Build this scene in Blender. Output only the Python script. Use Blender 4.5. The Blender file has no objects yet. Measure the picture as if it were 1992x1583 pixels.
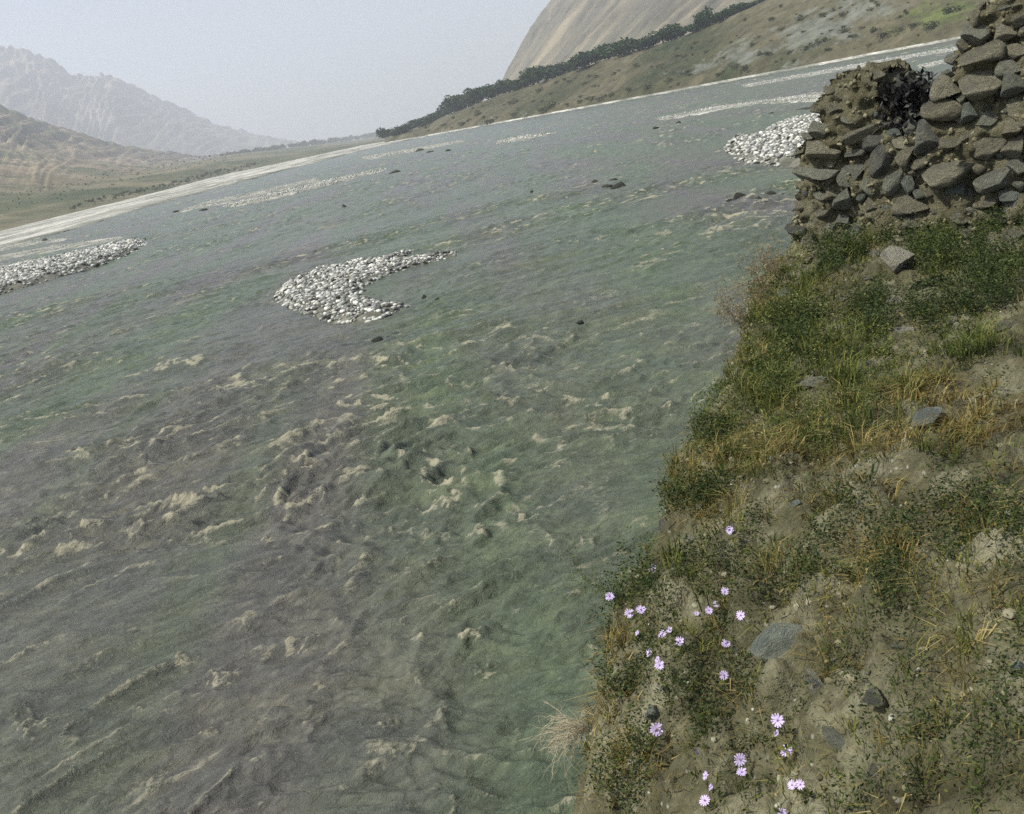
import bpy, math, random
import numpy as np

# ------------------------------------------------------------------ camera, sky, sun, exposure
S = bpy.context.scene
COL = S.collection
rng = np.random.default_rng(7)
random.seed(7)
EYE = 5.0                       # metres above the river
FPX = 1955.0                    # focal length in pixels of the 1992 px wide slide
ROLL = math.atan(0.205)
PITCH = math.atan(580 * math.cos(ROLL) / FPX)
fwd = np.array([0, math.cos(PITCH), -math.sin(PITCH)])
up0 = np.array([0, math.sin(PITCH), math.cos(PITCH)])
ri0 = np.array([1.0, 0, 0])
cam_r = math.cos(ROLL) * ri0 - math.sin(ROLL) * up0
cam_u = math.sin(ROLL) * ri0 + math.cos(ROLL) * up0

cam = bpy.data.cameras.new('camera')
cam.sensor_width = 36
cam.lens = FPX / 1992 * 36
cam.clip_start = 0.05
cam.clip_end = 60000
co = bpy.data.objects.new('camera', cam)
COL.objects.link(co)
from mathutils import Matrix, Vector, noise as mnoise
M = Matrix.Identity(4)
for i in range(3):
    M[i][0] = cam_r[i]; M[i][1] = cam_u[i]; M[i][2] = -fwd[i]
M[2][3] = EYE
co.matrix_world = M
S.camera = co

SUN_AZ, SUN_EL = math.radians(-112), math.radians(52)     # azimuth clockwise from +Y, elevation
W = bpy.data.worlds.new('World'); S.world = W
W.use_nodes = True
wn = W.node_tree.nodes; wl = W.node_tree.links
sky = wn.new('ShaderNodeTexSky'); sky.sky_type = 'NISHITA'; sky.sun_disc = False
sky.sun_elevation = SUN_EL; sky.sun_rotation = SUN_AZ
sky.air_density = 1.0; sky.dust_density = 6.0; sky.ozone_density = 1.5; sky.altitude = 1500
bg = wn['Background']; bg.inputs[1].default_value = 0.092
wl.new(sky.outputs[0], bg.inputs[0])

sl = bpy.data.lights.new('sun', 'SUN'); sl.energy = 5.0; sl.angle = math.radians(0.6); sl.color = (1.0, 0.95, 0.80)
so = bpy.data.objects.new('sun', sl); COL.objects.link(so)
sd = Vector((math.sin(SUN_AZ) * math.cos(SUN_EL), math.cos(SUN_AZ) * math.cos(SUN_EL), math.sin(SUN_EL)))
so.rotation_euler = sd.to_track_quat('Z', 'Y').to_euler()
so.location = (-20, 5, 40)

S.view_settings.view_transform = 'Standard'
S.view_settings.look = 'None'
S.view_settings.exposure = 0.66
S.view_settings.gamma = 1.0
S.view_settings.use_curve_mapping = False
S.render.engine = 'CYCLES'
S.cycles.use_denoising = False
S.cycles.sample_clamp_direct = 6; S.cycles.sample_clamp_indirect = 4; S.cycles.max_bounces = 6; S.cycles.diffuse_bounces = 3; S.cycles.glossy_bounces = 2
S.cycles.transparent_max_bounces = 6; S.cycles.volume_bounces = 1

# ------------------------------------------------------------------ helpers
def ray(px, py):
    return fwd * FPX + (px - 996) * cam_r - (py - 791.5) * cam_u

def at_z(px, py, z):
    d = ray(px, py); t = (z - EYE) / d[2]
    return np.array([0, 0, EYE]) + d * t

def at_d(px, py, dist):
    """point on the sight line at ground distance dist"""
    d = ray(px, py); t = dist / math.hypot(d[0], d[1])
    return np.array([0, 0, EYE]) + d * t

def project(p):
    q = p - np.array([0, 0, EYE])
    z = q @ fwd
    return 996 + FPX * (q @ cam_r) / z, 791.5 - FPX * (q @ cam_u) / z

def sstep(a, b, x):
    t = np.clip((x - a) / (b - a), 0, 1)
    return t * t * (3 - 2 * t)

_perm = np.random.default_rng(3).permutation(512)
_perm = np.concatenate([_perm, _perm, _perm])
_ang = np.random.default_rng(4).random(512) * 2 * np.pi
_gx, _gy = np.cos(_ang), np.sin(_ang)
def perlin(x, y, seed=0):
    x = np.asarray(x, float) + seed * 17.31; y = np.asarray(y, float) + seed * 9.77
    xi = np.floor(x).astype(np.int64); yi = np.floor(y).astype(np.int64)
    xf = x - xi; yf = y - yi
    xi &= 511; yi &= 511
    u = xf * xf * xf * (xf * (xf * 6 - 15) + 10); v = yf * yf * yf * (yf * (yf * 6 - 15) + 10)
    def g(ix, iy, fx, fy):
        h = _perm[_perm[ix] + iy]
        return _gx[h] * fx + _gy[h] * fy
    a = g(xi, yi, xf, yf); b = g(xi + 1, yi, xf - 1, yf)
    c = g(xi, yi + 1, xf, yf - 1); d = g(xi + 1, yi + 1, xf - 1, yf - 1)
    return 1.5 * ((a + u * (b - a)) * (1 - v) + (c + u * (d - c)) * v)

def fbm(x, y, o=4, seed=0, gain=0.5):
    s = 0; a = 1; f = 1
    for i in range(o):
        s = s + a * perlin(x * f, y * f, seed + i); a *= gain; f *= 2.03
    return s

def in_poly(px, py, poly):
    px = np.asarray(px, float); py = np.asarray(py, float)
    r = np.zeros(px.shape, bool); n = len(poly)
    for i in range(n):
        x1, y1 = poly[i]; x2, y2 = poly[(i + 1) % n]
        if y1 == y2: continue
        c = ((y1 > py) != (y2 > py)) & (px < (x2 - x1) * (py - y1) / (y2 - y1) + x1)
        r ^= c
    return r

def mesh_np(name, v, polys, attrs=None, smooth=True):
    """polys: list of integer arrays (n,3) or (n,4)"""
    v = np.asarray(v, np.float32)
    polys = [np.asarray(p, np.int32) for p in (polys if isinstance(polys, list) else [polys]) if len(p)]
    me = bpy.data.meshes.new(name)
    me.vertices.add(len(v)); me.vertices.foreach_set('co', v.ravel())
    nl = sum(p.size for p in polys); npol = sum(len(p) for p in polys)
    me.loops.add(nl); me.polygons.add(npol)
    me.loops.foreach_set('vertex_index', np.concatenate([p.ravel() for p in polys]))
    tot = np.concatenate([np.full(len(p), p.shape[1], np.int32) for p in polys])
    st = np.concatenate([[0], np.cumsum(tot)[:-1]]).astype(np.int32)
    me.polygons.foreach_set('loop_start', st)
    me.polygons.foreach_set('use_smooth', np.full(npol, smooth, bool))
    me.update(calc_edges=True)
    for k, a in (attrs or {}).items():
        at = me.attributes.new(k, 'FLOAT', 'POINT')
        at.data.foreach_set('value', np.asarray(a, np.float32))
    return me

def link(name, me, mat=None, parent=None, loc=None):
    o = bpy.data.objects.new(name, me)
    COL.objects.link(o)
    if mat is not None and me is not None and not me.materials: me.materials.append(mat)
    if parent is not None: o.parent = parent
    if loc is not None: o.location = loc
    return o

def tag(o, label=None, cat=None, group=None, kind=None):
    if label: o['label'] = label
    if cat: o['category'] = cat
    if group: o['group'] = group
    if kind: o['kind'] = kind
    return o

def grid_quads(nr, nc, mask=None):
    i = np.arange(nr * nc).reshape(nr, nc)
    q = np.stack([i[:-1, :-1], i[:-1, 1:], i[1:, 1:], i[1:, :-1]], -1).reshape(-1, 4)
    if mask is not None:
        m = (mask[:-1, :-1] & mask[:-1, 1:] & mask[1:, 1:] & mask[1:, :-1]).ravel()
        q = q[m]
    return q

# ------------------------------------------------------------------ materials
def new_mat(name):
    m = bpy.data.materials.new(name); m.use_nodes = True
    nt = m.node_tree
    return m, nt, nt.nodes['Principled BSDF']

def nd(nt, t, **kw):
    n = nt.nodes.new(t)
    for k, v in kw.items(): setattr(n, k, v)
    return n

def ramp(nt, stops, src=None):
    r = nd(nt, 'ShaderNodeValToRGB')
    e = r.color_ramp.elements
    while len(e) < len(stops): e.new(0.5)
    for el, (p, c) in zip(e, stops):
        el.position = p; el.color = (*c, 1) if len(c) == 3 else c
    if src is not None: nt.links.new(src, r.inputs[0])
    return r

def tex_noise(nt, vec, scale, detail=4, rough=0.55, dist=0.0):
    n = nd(nt, 'ShaderNodeTexNoise'); n.inputs['Scale'].default_value = scale
    n.inputs['Detail'].default_value = detail; n.inputs['Roughness'].default_value = rough
    n.inputs['Distortion'].default_value = dist
    nt.links.new(vec, n.inputs['Vector'])
    return n

def mix_col(nt, fac, a, b, mode='MIX'):
    m = nd(nt, 'ShaderNodeMix', data_type='RGBA', blend_type=mode)
    for s, x in ((m.inputs[0], fac), (m.inputs[6], a), (m.inputs[7], b)):
        if hasattr(x, 'is_linked') or hasattr(x, 'links'): nt.links.new(x, s)
        elif isinstance(x, (int, float)): s.default_value = x
        else: s.default_value = (*x, 1)
    return m.outputs[2]

def vmap(nt, vec, scale=(1, 1, 1), rot=(0, 0, 0)):
    m = nd(nt, 'ShaderNodeMapping'); m.inputs['Scale'].default_value = scale; m.inputs['Rotation'].default_value = rot
    nt.links.new(vec, m.inputs['Vector'])
    return m.outputs[0]

def wpos(nt): return nd(nt, 'ShaderNodeNewGeometry').outputs['Position']
def bump(nt, h, strength, dist, bsdf):
    b = nd(nt, 'ShaderNodeBump'); b.inputs['Strength'].default_value = strength; b.inputs['Distance'].default_value = dist
    nt.links.new(h, b.inputs['Height']); nt.links.new(b.outputs[0], bsdf.inputs['Normal'])
    return b

def earth_mat(name, cols, scale=3.0, fine=40.0, bumpd=0.02, bs=0.8, pebble=None, stretch=(1, 1, 1)):
    m, nt, b = new_mat(name)
    p = vmap(nt, wpos(nt), stretch)
    n1 = tex_noise(nt, p, scale, 6, 0.65, 0.6)
    c = ramp(nt, [(0.30, cols[0]), (0.5, cols[1]), (0.70, cols[2])], n1.outputs[0]).outputs[0]
    n2 = tex_noise(nt, p, fine, 5, 0.7)
    c = mix_col(nt, 0.7, c, ramp(nt, [(0.25, (0.45,) * 3), (0.55, (1.0,) * 3), (0.8, (1.35,) * 3)], n2.outputs[0]).outputs[0], 'MULTIPLY')
    if pebble:
        v = nd(nt, 'ShaderNodeTexVoronoi'); v.inputs['Scale'].default_value = pebble
        nt.links.new(p, v.inputs['Vector'])
        f = ramp(nt, [(0.10, (1,) * 3), (0.2, (0,) * 3)], v.outputs['Distance']).outputs[0]
        n3 = tex_noise(nt, p, pebble * 0.15, 2)
        f2 = ramp(nt, [(0.52, (0,) * 3), (0.62, (1,) * 3)], n3.outputs[0]).outputs[0]
        f3 = nd(nt, 'ShaderNodeMath', operation='MULTIPLY'); nt.links.new(f, f3.inputs[0]); nt.links.new(f2, f3.inputs[1])
        c = mix_col(nt, f3.outputs[0], c, (0.34, 0.33, 0.29))
    nt.links.new(c, b.inputs['Base Color'])
    b.inputs['Roughness'].default_value = 0.95; b.inputs['Specular IOR Level'].default_value = 0.15
    bump(nt, n2.outputs[0], bs, bumpd, b)
    return m

def stone_mat(name, a, bcol, vein=0.5, lich=0.35):
    """weathered stone, tone varied per object"""
    m, nt, b = new_mat(name)
    tc = nd(nt, 'ShaderNodeTexCoord').outputs['Object']
    oi = nd(nt, 'ShaderNodeObjectInfo')
    add = nd(nt, 'ShaderNodeVectorMath', operation='ADD'); nt.links.new(tc, add.inputs[0])
    sc = nd(nt, 'ShaderNodeVectorMath', operation='SCALE'); sc.inputs[0].default_value = (37, 11, 23)
    nt.links.new(oi.outputs['Random'], sc.inputs['Scale']); nt.links.new(sc.outputs[0], add.inputs[1])
    p = add.outputs[0]
    base = mix_col(nt, oi.outputs['Random'], a, bcol)
    n1 = tex_noise(nt, p, 2.2, 6, 0.7, 0.8)
    c = mix_col(nt, 0.8, base, ramp(nt, [(0.28, (0.5,) * 3), (0.5, (1,) * 3), (0.75, (1.45, 1.42, 1.35))], n1.outputs[0]).outputs[0], 'MULTIPLY')
    n2 = tex_noise(nt, p, 5.0, 8, 0.75)
    lf = ramp(nt, [(0.52, (0,) * 3), (0.68, (lich,) * 3)], n2.outputs[0]).outputs[0]
    c = mix_col(nt, lf, c, (0.225, 0.215, 0.15))
    n3 = tex_noise(nt, p, 22.0, 4, 0.7)
    c = mix_col(nt, 0.5, c, ramp(nt, [(0.3, (0.55,) * 3), (0.55, (1,) * 3), (0.75, (1.3,) * 3)], n3.outputs[0]).outputs[0], 'MULTIPLY')
    nt.links.new(c, b.inputs['Base Color'])
    b.inputs['Roughness'].default_value = 0.9; b.inputs['Specular IOR Level'].default_value = 0.25
    hb = nd(nt, 'ShaderNodeMath', operation='MULTIPLY_ADD'); nt.links.new(n3.outputs[0], hb.inputs[0]); hb.inputs[1].default_value = .35; nt.links.new(n2.outputs[0], hb.inputs[2])
    bump(nt, hb.outputs[0], 1.0, 0.22, b)
    return m

def leaf_mat(name, stops, trans=0.25, rough=0.6):
    m, nt, b = new_mat(name)
    a = nd(nt, 'ShaderNodeAttribute', attribute_name='tint')
    c = ramp(nt, stops, a.outputs['Fac']).outputs[0]
    nt.links.new(c, b.inputs['Base Color'])
    b.inputs['Roughness'].default_value = rough; b.inputs['Specular IOR Level'].default_value = 0.2
    tr = nd(nt, 'ShaderNodeBsdfTranslucent'); nt.links.new(c, tr.inputs['Color'])
    mx = nd(nt, 'ShaderNodeMixShader'); mx.inputs[0].default_value = trans
    nt.links.new(b.outputs[0], mx.inputs[1]); nt.links.new(tr.outputs[0], mx.inputs[2])
    nt.links.new(mx.outputs[0], nt.nodes['Material Output'].inputs['Surface'])
    return m

MAT = {}
MAT['bank'] = earth_mat('bank_earth', [(0.055, 0.052, 0.028), (0.130, 0.125, 0.076), (0.30, 0.29, 0.205)], 3.0, 38, 0.035, 1.0, pebble=22)
MAT['mud'] = earth_mat('wall_mud', [(0.10, 0.092, 0.054), (0.165, 0.156, 0.102), (0.255, 0.243, 0.168)], 5.0, 55, 0.05, 1.0, pebble=26)
def gravel_mat():
    m, nt, b = new_mat('pale_gravel')
    p = wpos(nt)
    n1 = tex_noise(nt, vmap(nt, p, (1, .20, 1), (0, 0, math.radians(-8))), .07, 7, .72, 1.2)
    c = ramp(nt, [(.34, (.15, .155, .14)), (.46, (.30, .30, .27)), (.54, (.50, .49, .45)), (.66, (.66, .645, .60))], n1.outputs[0]).outputs[0]
    n2 = tex_noise(nt, p, 1.1, 5, .8)
    c = mix_col(nt, .85, c, ramp(nt, [(.36, (.35,) * 3), (.55, (1,) * 3), (.7, (1.25,) * 3)], n2.outputs[0]).outputs[0], 'MULTIPLY')
    w = nd(nt, 'ShaderNodeAttribute', attribute_name='wet')
    c = mix_col(nt, w.outputs['Fac'], c, mix_col(nt, 1.0, c, (.36, .40, .36), 'MULTIPLY'))
    nt.links.new(c, b.inputs['Base Color']); b.inputs['Roughness'].default_value = .95; b.inputs['Specular IOR Level'].default_value = .15
    bump(nt, n2.outputs[0], .8, .4, b)
    return m
MAT['gravel'] = gravel_mat()
MAT['bar'] = earth_mat('bar_sand', [(0.07, 0.075, 0.06), (0.13, 0.13, 0.11), (0.22, 0.22, 0.19)], 1.2, 6, 0.1, 0.7)
MAT['barflat'] = earth_mat('bar_gravel', [(0.10, 0.105, 0.09), (0.24, 0.243, 0.215), (0.48, 0.47, 0.43)], .25, 2.0, 0.1, 0.7)
MAT['valley'] = earth_mat('valley_floor_soil', [(0.07, 0.085, 0.045), (0.16, 0.15, 0.085), (0.25, 0.21, 0.13)], 0.012, 0.12, 0.5, 0.4)
MAT['cobble'] = stone_mat('cobble_stone', (0.20, 0.22, 0.21), (0.64, 0.63, 0.60), lich=0.08)
MAT['wet'] = stone_mat('wet_stone', (0.035, 0.038, 0.03), (0.07, 0.072, 0.055), lich=0.1)
MAT['st_grey'] = stone_mat('wall_stone_grey', (0.24, 0.255, 0.21), (0.37, 0.38, 0.315), lich=.3)
MAT['st_tan'] = stone_mat('wall_stone_tan', (0.26, 0.252, 0.19), (0.41, 0.395, 0.30), lich=.3)
MAT['st_dark'] = stone_mat('wall_stone_dark', (0.16, 0.168, 0.15), (0.23, 0.238, 0.21), lich=0.3)
MAT['st_pale'] = stone_mat('wall_stone_pale', (0.30, 0.285, 0.21), (0.38, 0.36, 0.27), lich=0.3)
MAT['st_blue'] = stone_mat('bluish_stone', (0.20, 0.235, 0.21), (0.28, 0.31, 0.28), lich=0.25)
MAT['st_rblue'] = stone_mat('boulder_blue_green', (0.28, 0.33, 0.28), (0.37, 0.41, 0.36), lich=.12)
MAT['st_rpale'] = stone_mat('boulder_pale', (0.42, 0.41, 0.33), (0.50, 0.49, 0.41), lich=.15)
MAT['grass'] = leaf_mat('green_blades', [(0.0, (0.020, 0.034, 0.009)), (0.5, (0.064, 0.088, 0.020)), (1.0, (0.21, 0.205, 0.056))])
MAT['dry'] = leaf_mat('straw_blades', [(0.0, (0.070, 0.050, 0.016)), (0.5, (0.19, 0.148, 0.046)), (1.0, (0.45, 0.36, 0.15))])
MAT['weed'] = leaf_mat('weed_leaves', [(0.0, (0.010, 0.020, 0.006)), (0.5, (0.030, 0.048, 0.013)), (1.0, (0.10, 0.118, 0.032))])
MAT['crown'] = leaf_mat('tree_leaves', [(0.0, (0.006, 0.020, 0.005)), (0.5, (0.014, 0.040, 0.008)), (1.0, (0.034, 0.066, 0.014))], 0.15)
MAT['bush'] = leaf_mat('bush_leaves', [(0.0, (0.018, 0.027, 0.010)), (0.5, (0.046, 0.056, 0.020)), (1.0, (0.12, 0.118, 0.045))], 0.15)
MAT['pink'] = leaf_mat('reddish_seed_heads', [(0.0, (0.12, 0.10, 0.05)), (0.5, (0.22, 0.17, 0.095)), (1.0, (0.34, 0.26, 0.165))], 0.3)
MAT['root'] = leaf_mat('bleached_twigs', [(0.0, (0.15, 0.12, 0.08)), (0.5, (0.30, 0.26, 0.18)), (1.0, (0.45, 0.41, 0.30))], 0.0)
MAT['black'] = leaf_mat('blackened_brush', [(0.0, (0.008, 0.008, 0.009)), (0.6, (0.018, 0.018, 0.019)), (1.0, (0.05, 0.05, 0.045))], 0.0)
MAT['bark'] = leaf_mat('bark', [(0, (0.06, 0.045, 0.03)), (1, (0.10, 0.08, 0.055))], 0.0)
def plain(name, c, rough=0.6):
    m, nt, b = new_mat(name)
    n = tex_noise(nt, nd(nt, 'ShaderNodeTexCoord').outputs['Object'], 90, 3)
    cc = mix_col(nt, 0.5, c, ramp(nt, [(0.3, (0.75,) * 3), (0.7, (1.1,) * 3)], n.outputs[0]).outputs[0], 'MULTIPLY')
    nt.links.new(cc, b.inputs['Base Color']); b.inputs['Roughness'].default_value = rough
    return m
MAT['petal'] = plain('violet_petals', (0.45, 0.37, 0.60))
MAT['eye'] = plain('flower_eye', (0.42, 0.28, 0.55))
MAT['stem'] = plain('flower_stem', (0.07, 0.09, 0.03))

# ------------------------------------------------------------------ river
SPLASH = [  # px, py, half length px, half width px, curve, strength : breaking crests
    (860, 985, 75, 16, 1.2, 1.0), (730, 782, 70, 30, .2, 1.1), (815, 1125, 50, 20, .3, 1.1), (915, 1258, 36, 24, .8, 1.1),
    (945, 1310, 24, 16, .5, .7), (925, 1050, 55, 16, .4, .8), (585, 897, 34, 14, .3, .8), (520, 1075, 22, 14, .5, .9),
    (1140, 1062, 32, 14, 1., .7), (1025, 1018, 34, 14, .3, .8), (865, 1190, 26, 22, .4, .7), (430, 1325, 52, 16, .3, .8),
    (365, 1290, 42, 14, .3, .7), (60, 1430, 50, 26, 1.5, .8), (590, 1265, 60, 12, .8, .7), (520, 1410, 50, 16, 1.2, .6),
    (405, 1415, 24, 18, .4, .8), (265, 1390, 70, 10, .2, .5), (280, 1535, 55, 16, .4, .7), (790, 1490, 40, 22, .6, .7),
    (760, 1420, 28, 24, .6, .7), (915, 1530, 16, 26, .3, .6), (330, 990, 60, 14, .3, .6), (285, 1025, 36, 12, .3, .6),
    (560, 975, 50, 12, .3, .6), (335, 862, 26, 14, .3, .8), (330, 715, 90, 20, .2, 1.0), (500, 745, 90, 22, .2, .9),
    (590, 715, 60, 16, .2, .7), (380, 660, 46, 16, .2, .8), (400, 640, 30, 10, .2, .6), (230, 645, 60, 10, .2, .6),
    (620, 850, 60, 14, .2, .6), (690, 820, 60, 14, .2, .6), (1055, 760, 22, 12, .2, .9), (1160, 785, 36, 12, .2, .7),
    (1030, 815, 70, 14, .3, .6), (1090, 905, 44, 12, .2, .6), (1000, 985, 60, 12, .2, .6), (1050, 660, 80, 14, .2, .7),
    (960, 640, 60, 12, .2, .6), (1240, 525, 80, 14, .2, .6), (1200, 570, 60, 12, .2, .6), (1390, 455, 60, 12, .2, .7),
    (1290, 460, 60, 10, .2, .6), (450, 880, 60, 12, .2, .5), (700, 905, 60, 12, .2, .5), (120, 700, 70, 10, .2, .5),
    (480, 1225, 30, 12, .3, .6), (270, 1240, 40, 22, 1.4, .5), (235, 1135, 26, 14, .4, .6), (380, 1060, 50, 12, .2, .5),
    (700, 705, 60, 12, .2, .5), (830, 725, 60, 12, .2, .5), (650, 440, 50, 8, .2, .6), (560, 490, 60, 8, .2, .5),
    (380, 580, 50, 10, .2, .7), (470, 560, 40, 10, .2, .5), (1100, 600, 60, 10, .2, .5), (1150, 720, 50, 10, .2, .5),
    (880, 830, 50, 10, .2, .5), (790, 1030, 40, 14, .3, .6), (850, 1050, 50, 12, .2, .5), (430, 1070, 40, 10, .2, .5),
    (160, 930, 50, 10, .2, .4), (70, 960, 40, 10, .2, .4), (500, 1000, 30, 10, .2, .5), (640, 1130, 40, 10, .2, .4),
    (620, 1420, 40, 16, .5, .4), (300, 1510, 60, 10, .3, .5), (170, 1560, 60, 12, .3, .4), (1010, 1440, 40, 12, .6, .35)]
CALM = [(1250, 900, 170), (1200, 420, 90), (600, 470, 50), (900, 500, 70), (480, 620, 60), (720, 490, 60)]

def river_mesh():
    az = np.radians(np.concatenate([np.linspace(-110, -42, 30), np.arange(-40, 33.2, 0.165), np.linspace(36, 110, 30)]))
    r = [2.2]
    while r[-1] < 60: r.append(r[-1] * 1.0031)
    while r[-1] < 1500: r.append(r[-1] * 1.006)
    r = np.array(r)
    R, A = np.meshgrid(r, az, indexing='ij')
    X = R * np.sin(A); Y = R * np.cos(A)
    Z = np.zeros_like(X); foam = np.zeros_like(X)
    D = np.hypot(X, Y)
    def streams(th, X, Y):
        c, s = math.cos(th), math.sin(th)
        a = X * c + Y * s; b = -X * s + Y * c
        wx = perlin(a / 5.0, b / 5.0, 21) * 1.5; wy = perlin(a / 5.0, b / 5.0, 22) * 1.1
        a2 = a + wx; b2 = b + wy
        wx = perlin(a2 / 1.3, b2 / 1.3, 23) * .35; wy = perlin(a2 / 1.3, b2 / 1.3, 24) * .25
        a3 = a2 + wx; b3 = b2 + wy
        big = perlin(a2 / 7, b2 / 3.2, 1) * .09 + perlin(a2 / 3.2, b2 / 1.7, 2) * .075
        n2 = perlin(a3 / 1.5, b3 / .62, 3)
        n3 = perlin(a3 / .72, b3 / .30, 4); n4 = perlin(a3 / .34, b3 / .16, 5); n5 = perlin(a3 / .17, b3 / .09, 6)
        ripple = n2 * .07 + n3 * .055 + n4 * .034 + n5 * .018
        patch = sstep(-.15, .55, perlin(a / 16, b / 6, 8) + .5 * perlin(a / 5, b / 2.4, 9))
        r1 = 1 - np.abs(perlin(a3 / 2.3, b3 / 1.25, 11)) * 2.2
        r2 = 1 - np.abs(perlin(a3 / 1.0, b3 / .55, 12)) * 2.2
        r3 = 1 - np.abs(perlin(a3 / .5, b3 / .24, 16)) * 2.2
        crest = np.clip(r1, 0, 1) ** 3 * .085 + np.clip(r2, 0, 1) ** 3 * .045 + np.clip(r3, 0, 1) ** 3 * .03
        tear = sstep(-.1, .5, perlin(a3 / .5, b3 / .3, 13) + .5 * perlin(a3 / .2, b3 / .12, 14) + .35 * perlin(a3 / 3., b3 / 1.5, 15))
        fo = (sstep(.72, .98, r1) * 1.0 + sstep(.70, 1.0, r2) * .9 + .55 * sstep(.62, 1, r3) * sstep(-.1, .5, perlin(a3 / 1.4, b3 / .8, 18))) * tear * (.42 + .7 * patch)
        thin = sstep(.80, .99, r1) * sstep(.02, .5, perlin(a3 / 1.1, b3 / .7, 19) + .6 * perlin(a3 / .3, b3 / .2, 20)) + .8 * sstep(.84, 1., r2) * sstep(.1, .5, perlin(a3 / .8, b3 / .5, 28))
        fo = np.maximum(fo, thin * sstep(34, 14, D) * .75)
        crest = crest + thin * .02
        return big + ripple * (.55 + .6 * patch) + crest * (.5 + .6 * patch), fo
    h1, f1 = streams(math.radians(19), X, Y)
    h2, f2 = streams(math.radians(47), X, Y)
    h3, f3 = streams(math.radians(70), X, Y)
    w2 = sstep(20, 38, D); w3 = sstep(48, 85, D)
    H = (h1 * (1 - w2) + h2 * w2) * (1 - w3) + h3 * w3
    F = (f1 * (1 - w2) + f2 * w2) * (1 - w3) + f3 * w3
    calm = np.ones_like(H)
    for px, py, rp in CALM:
        c = at_z(px, py, 0); e = at_z(px + rp, py, 0); e2 = at_z(px, py - rp * .5, 0)
        ra = np.hypot(*(e - c)[:2]); rb = np.hypot(*(e2 - c)[:2])
        u = (e - c)[:2] / ra; dx, dy = X - c[0], Y - c[1]
        q = ((dx * u[0] + dy * u[1]) / ra) ** 2 + ((-dx * u[1] + dy * u[0]) / rb) ** 2
        calm *= 1 - .65 * np.exp(-q)
    H *= calm; F *= calm
    amp = 1.0 + .3 * sstep(60, 8, D)
    Z += H * amp
    foam += F * (.85 + .35 * sstep(12, 40, D))
    for i, (px, py, hl, hw, cv, st) in enumerate(SPLASH):
        c = at_z(px, py, 0); e = at_z(px + hl, py - hl * .27, 0); e2 = at_z(px, py - hw, 0)
        la = np.hypot(*(e - c)[:2]); lb = max(.12, min(abs(np.hypot(*(e2 - c)[:2])), la * .6))
        u = (e - c)[:2] / la
        dx, dy = X - c[0], Y - c[1]
        near = (np.abs(dx) < 3 * la) & (np.abs(dy) < 3 * la)
        if not near.any(): continue
        dx, dy = dx[near], dy[near]
        a = (dx * u[0] + dy * u[1]); b = (-dx * u[1] + dy * u[0])
        b = b + perlin(a / (la * .5), b / (la * .5), 40 + i) * lb * 1.3
        bb = b - cv * .9 * a * a / la
        g = np.exp(-(a / la) ** 2 * 1.3 - (bb / lb) ** 2 * 1.6)
        n = fbm(a / (la * .55), b / (lb * .6), 3, 60 + i, .6)
        hh = min(.13, .055 + la * .05)
        Z[near] += g * hh * st * (.75 + .38 * n) - .15 * hh * np.exp(-(a / la) ** 2 - ((bb - lb * 1.5) / lb) ** 2)
        foam[near] = np.maximum(foam[near], sstep(.2, .95, g * (.8 + 1.7 * n)) * st)
    Z += np.clip(foam, 0, 1) * (perlin(X / .11, Y / .11, 26) * .035 + perlin(X / .05, Y / .05, 27) * .018) * sstep(45, 20, D)
    Z *= sstep(1100, 120, D) * .9 + .1
    v = np.stack([X, Y, Z], -1).reshape(-1, 3)
    return mesh_np('river', v, grid_quads(len(r), len(az)), {'foam': np.clip(foam, 0, 1.2).ravel()})

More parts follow.
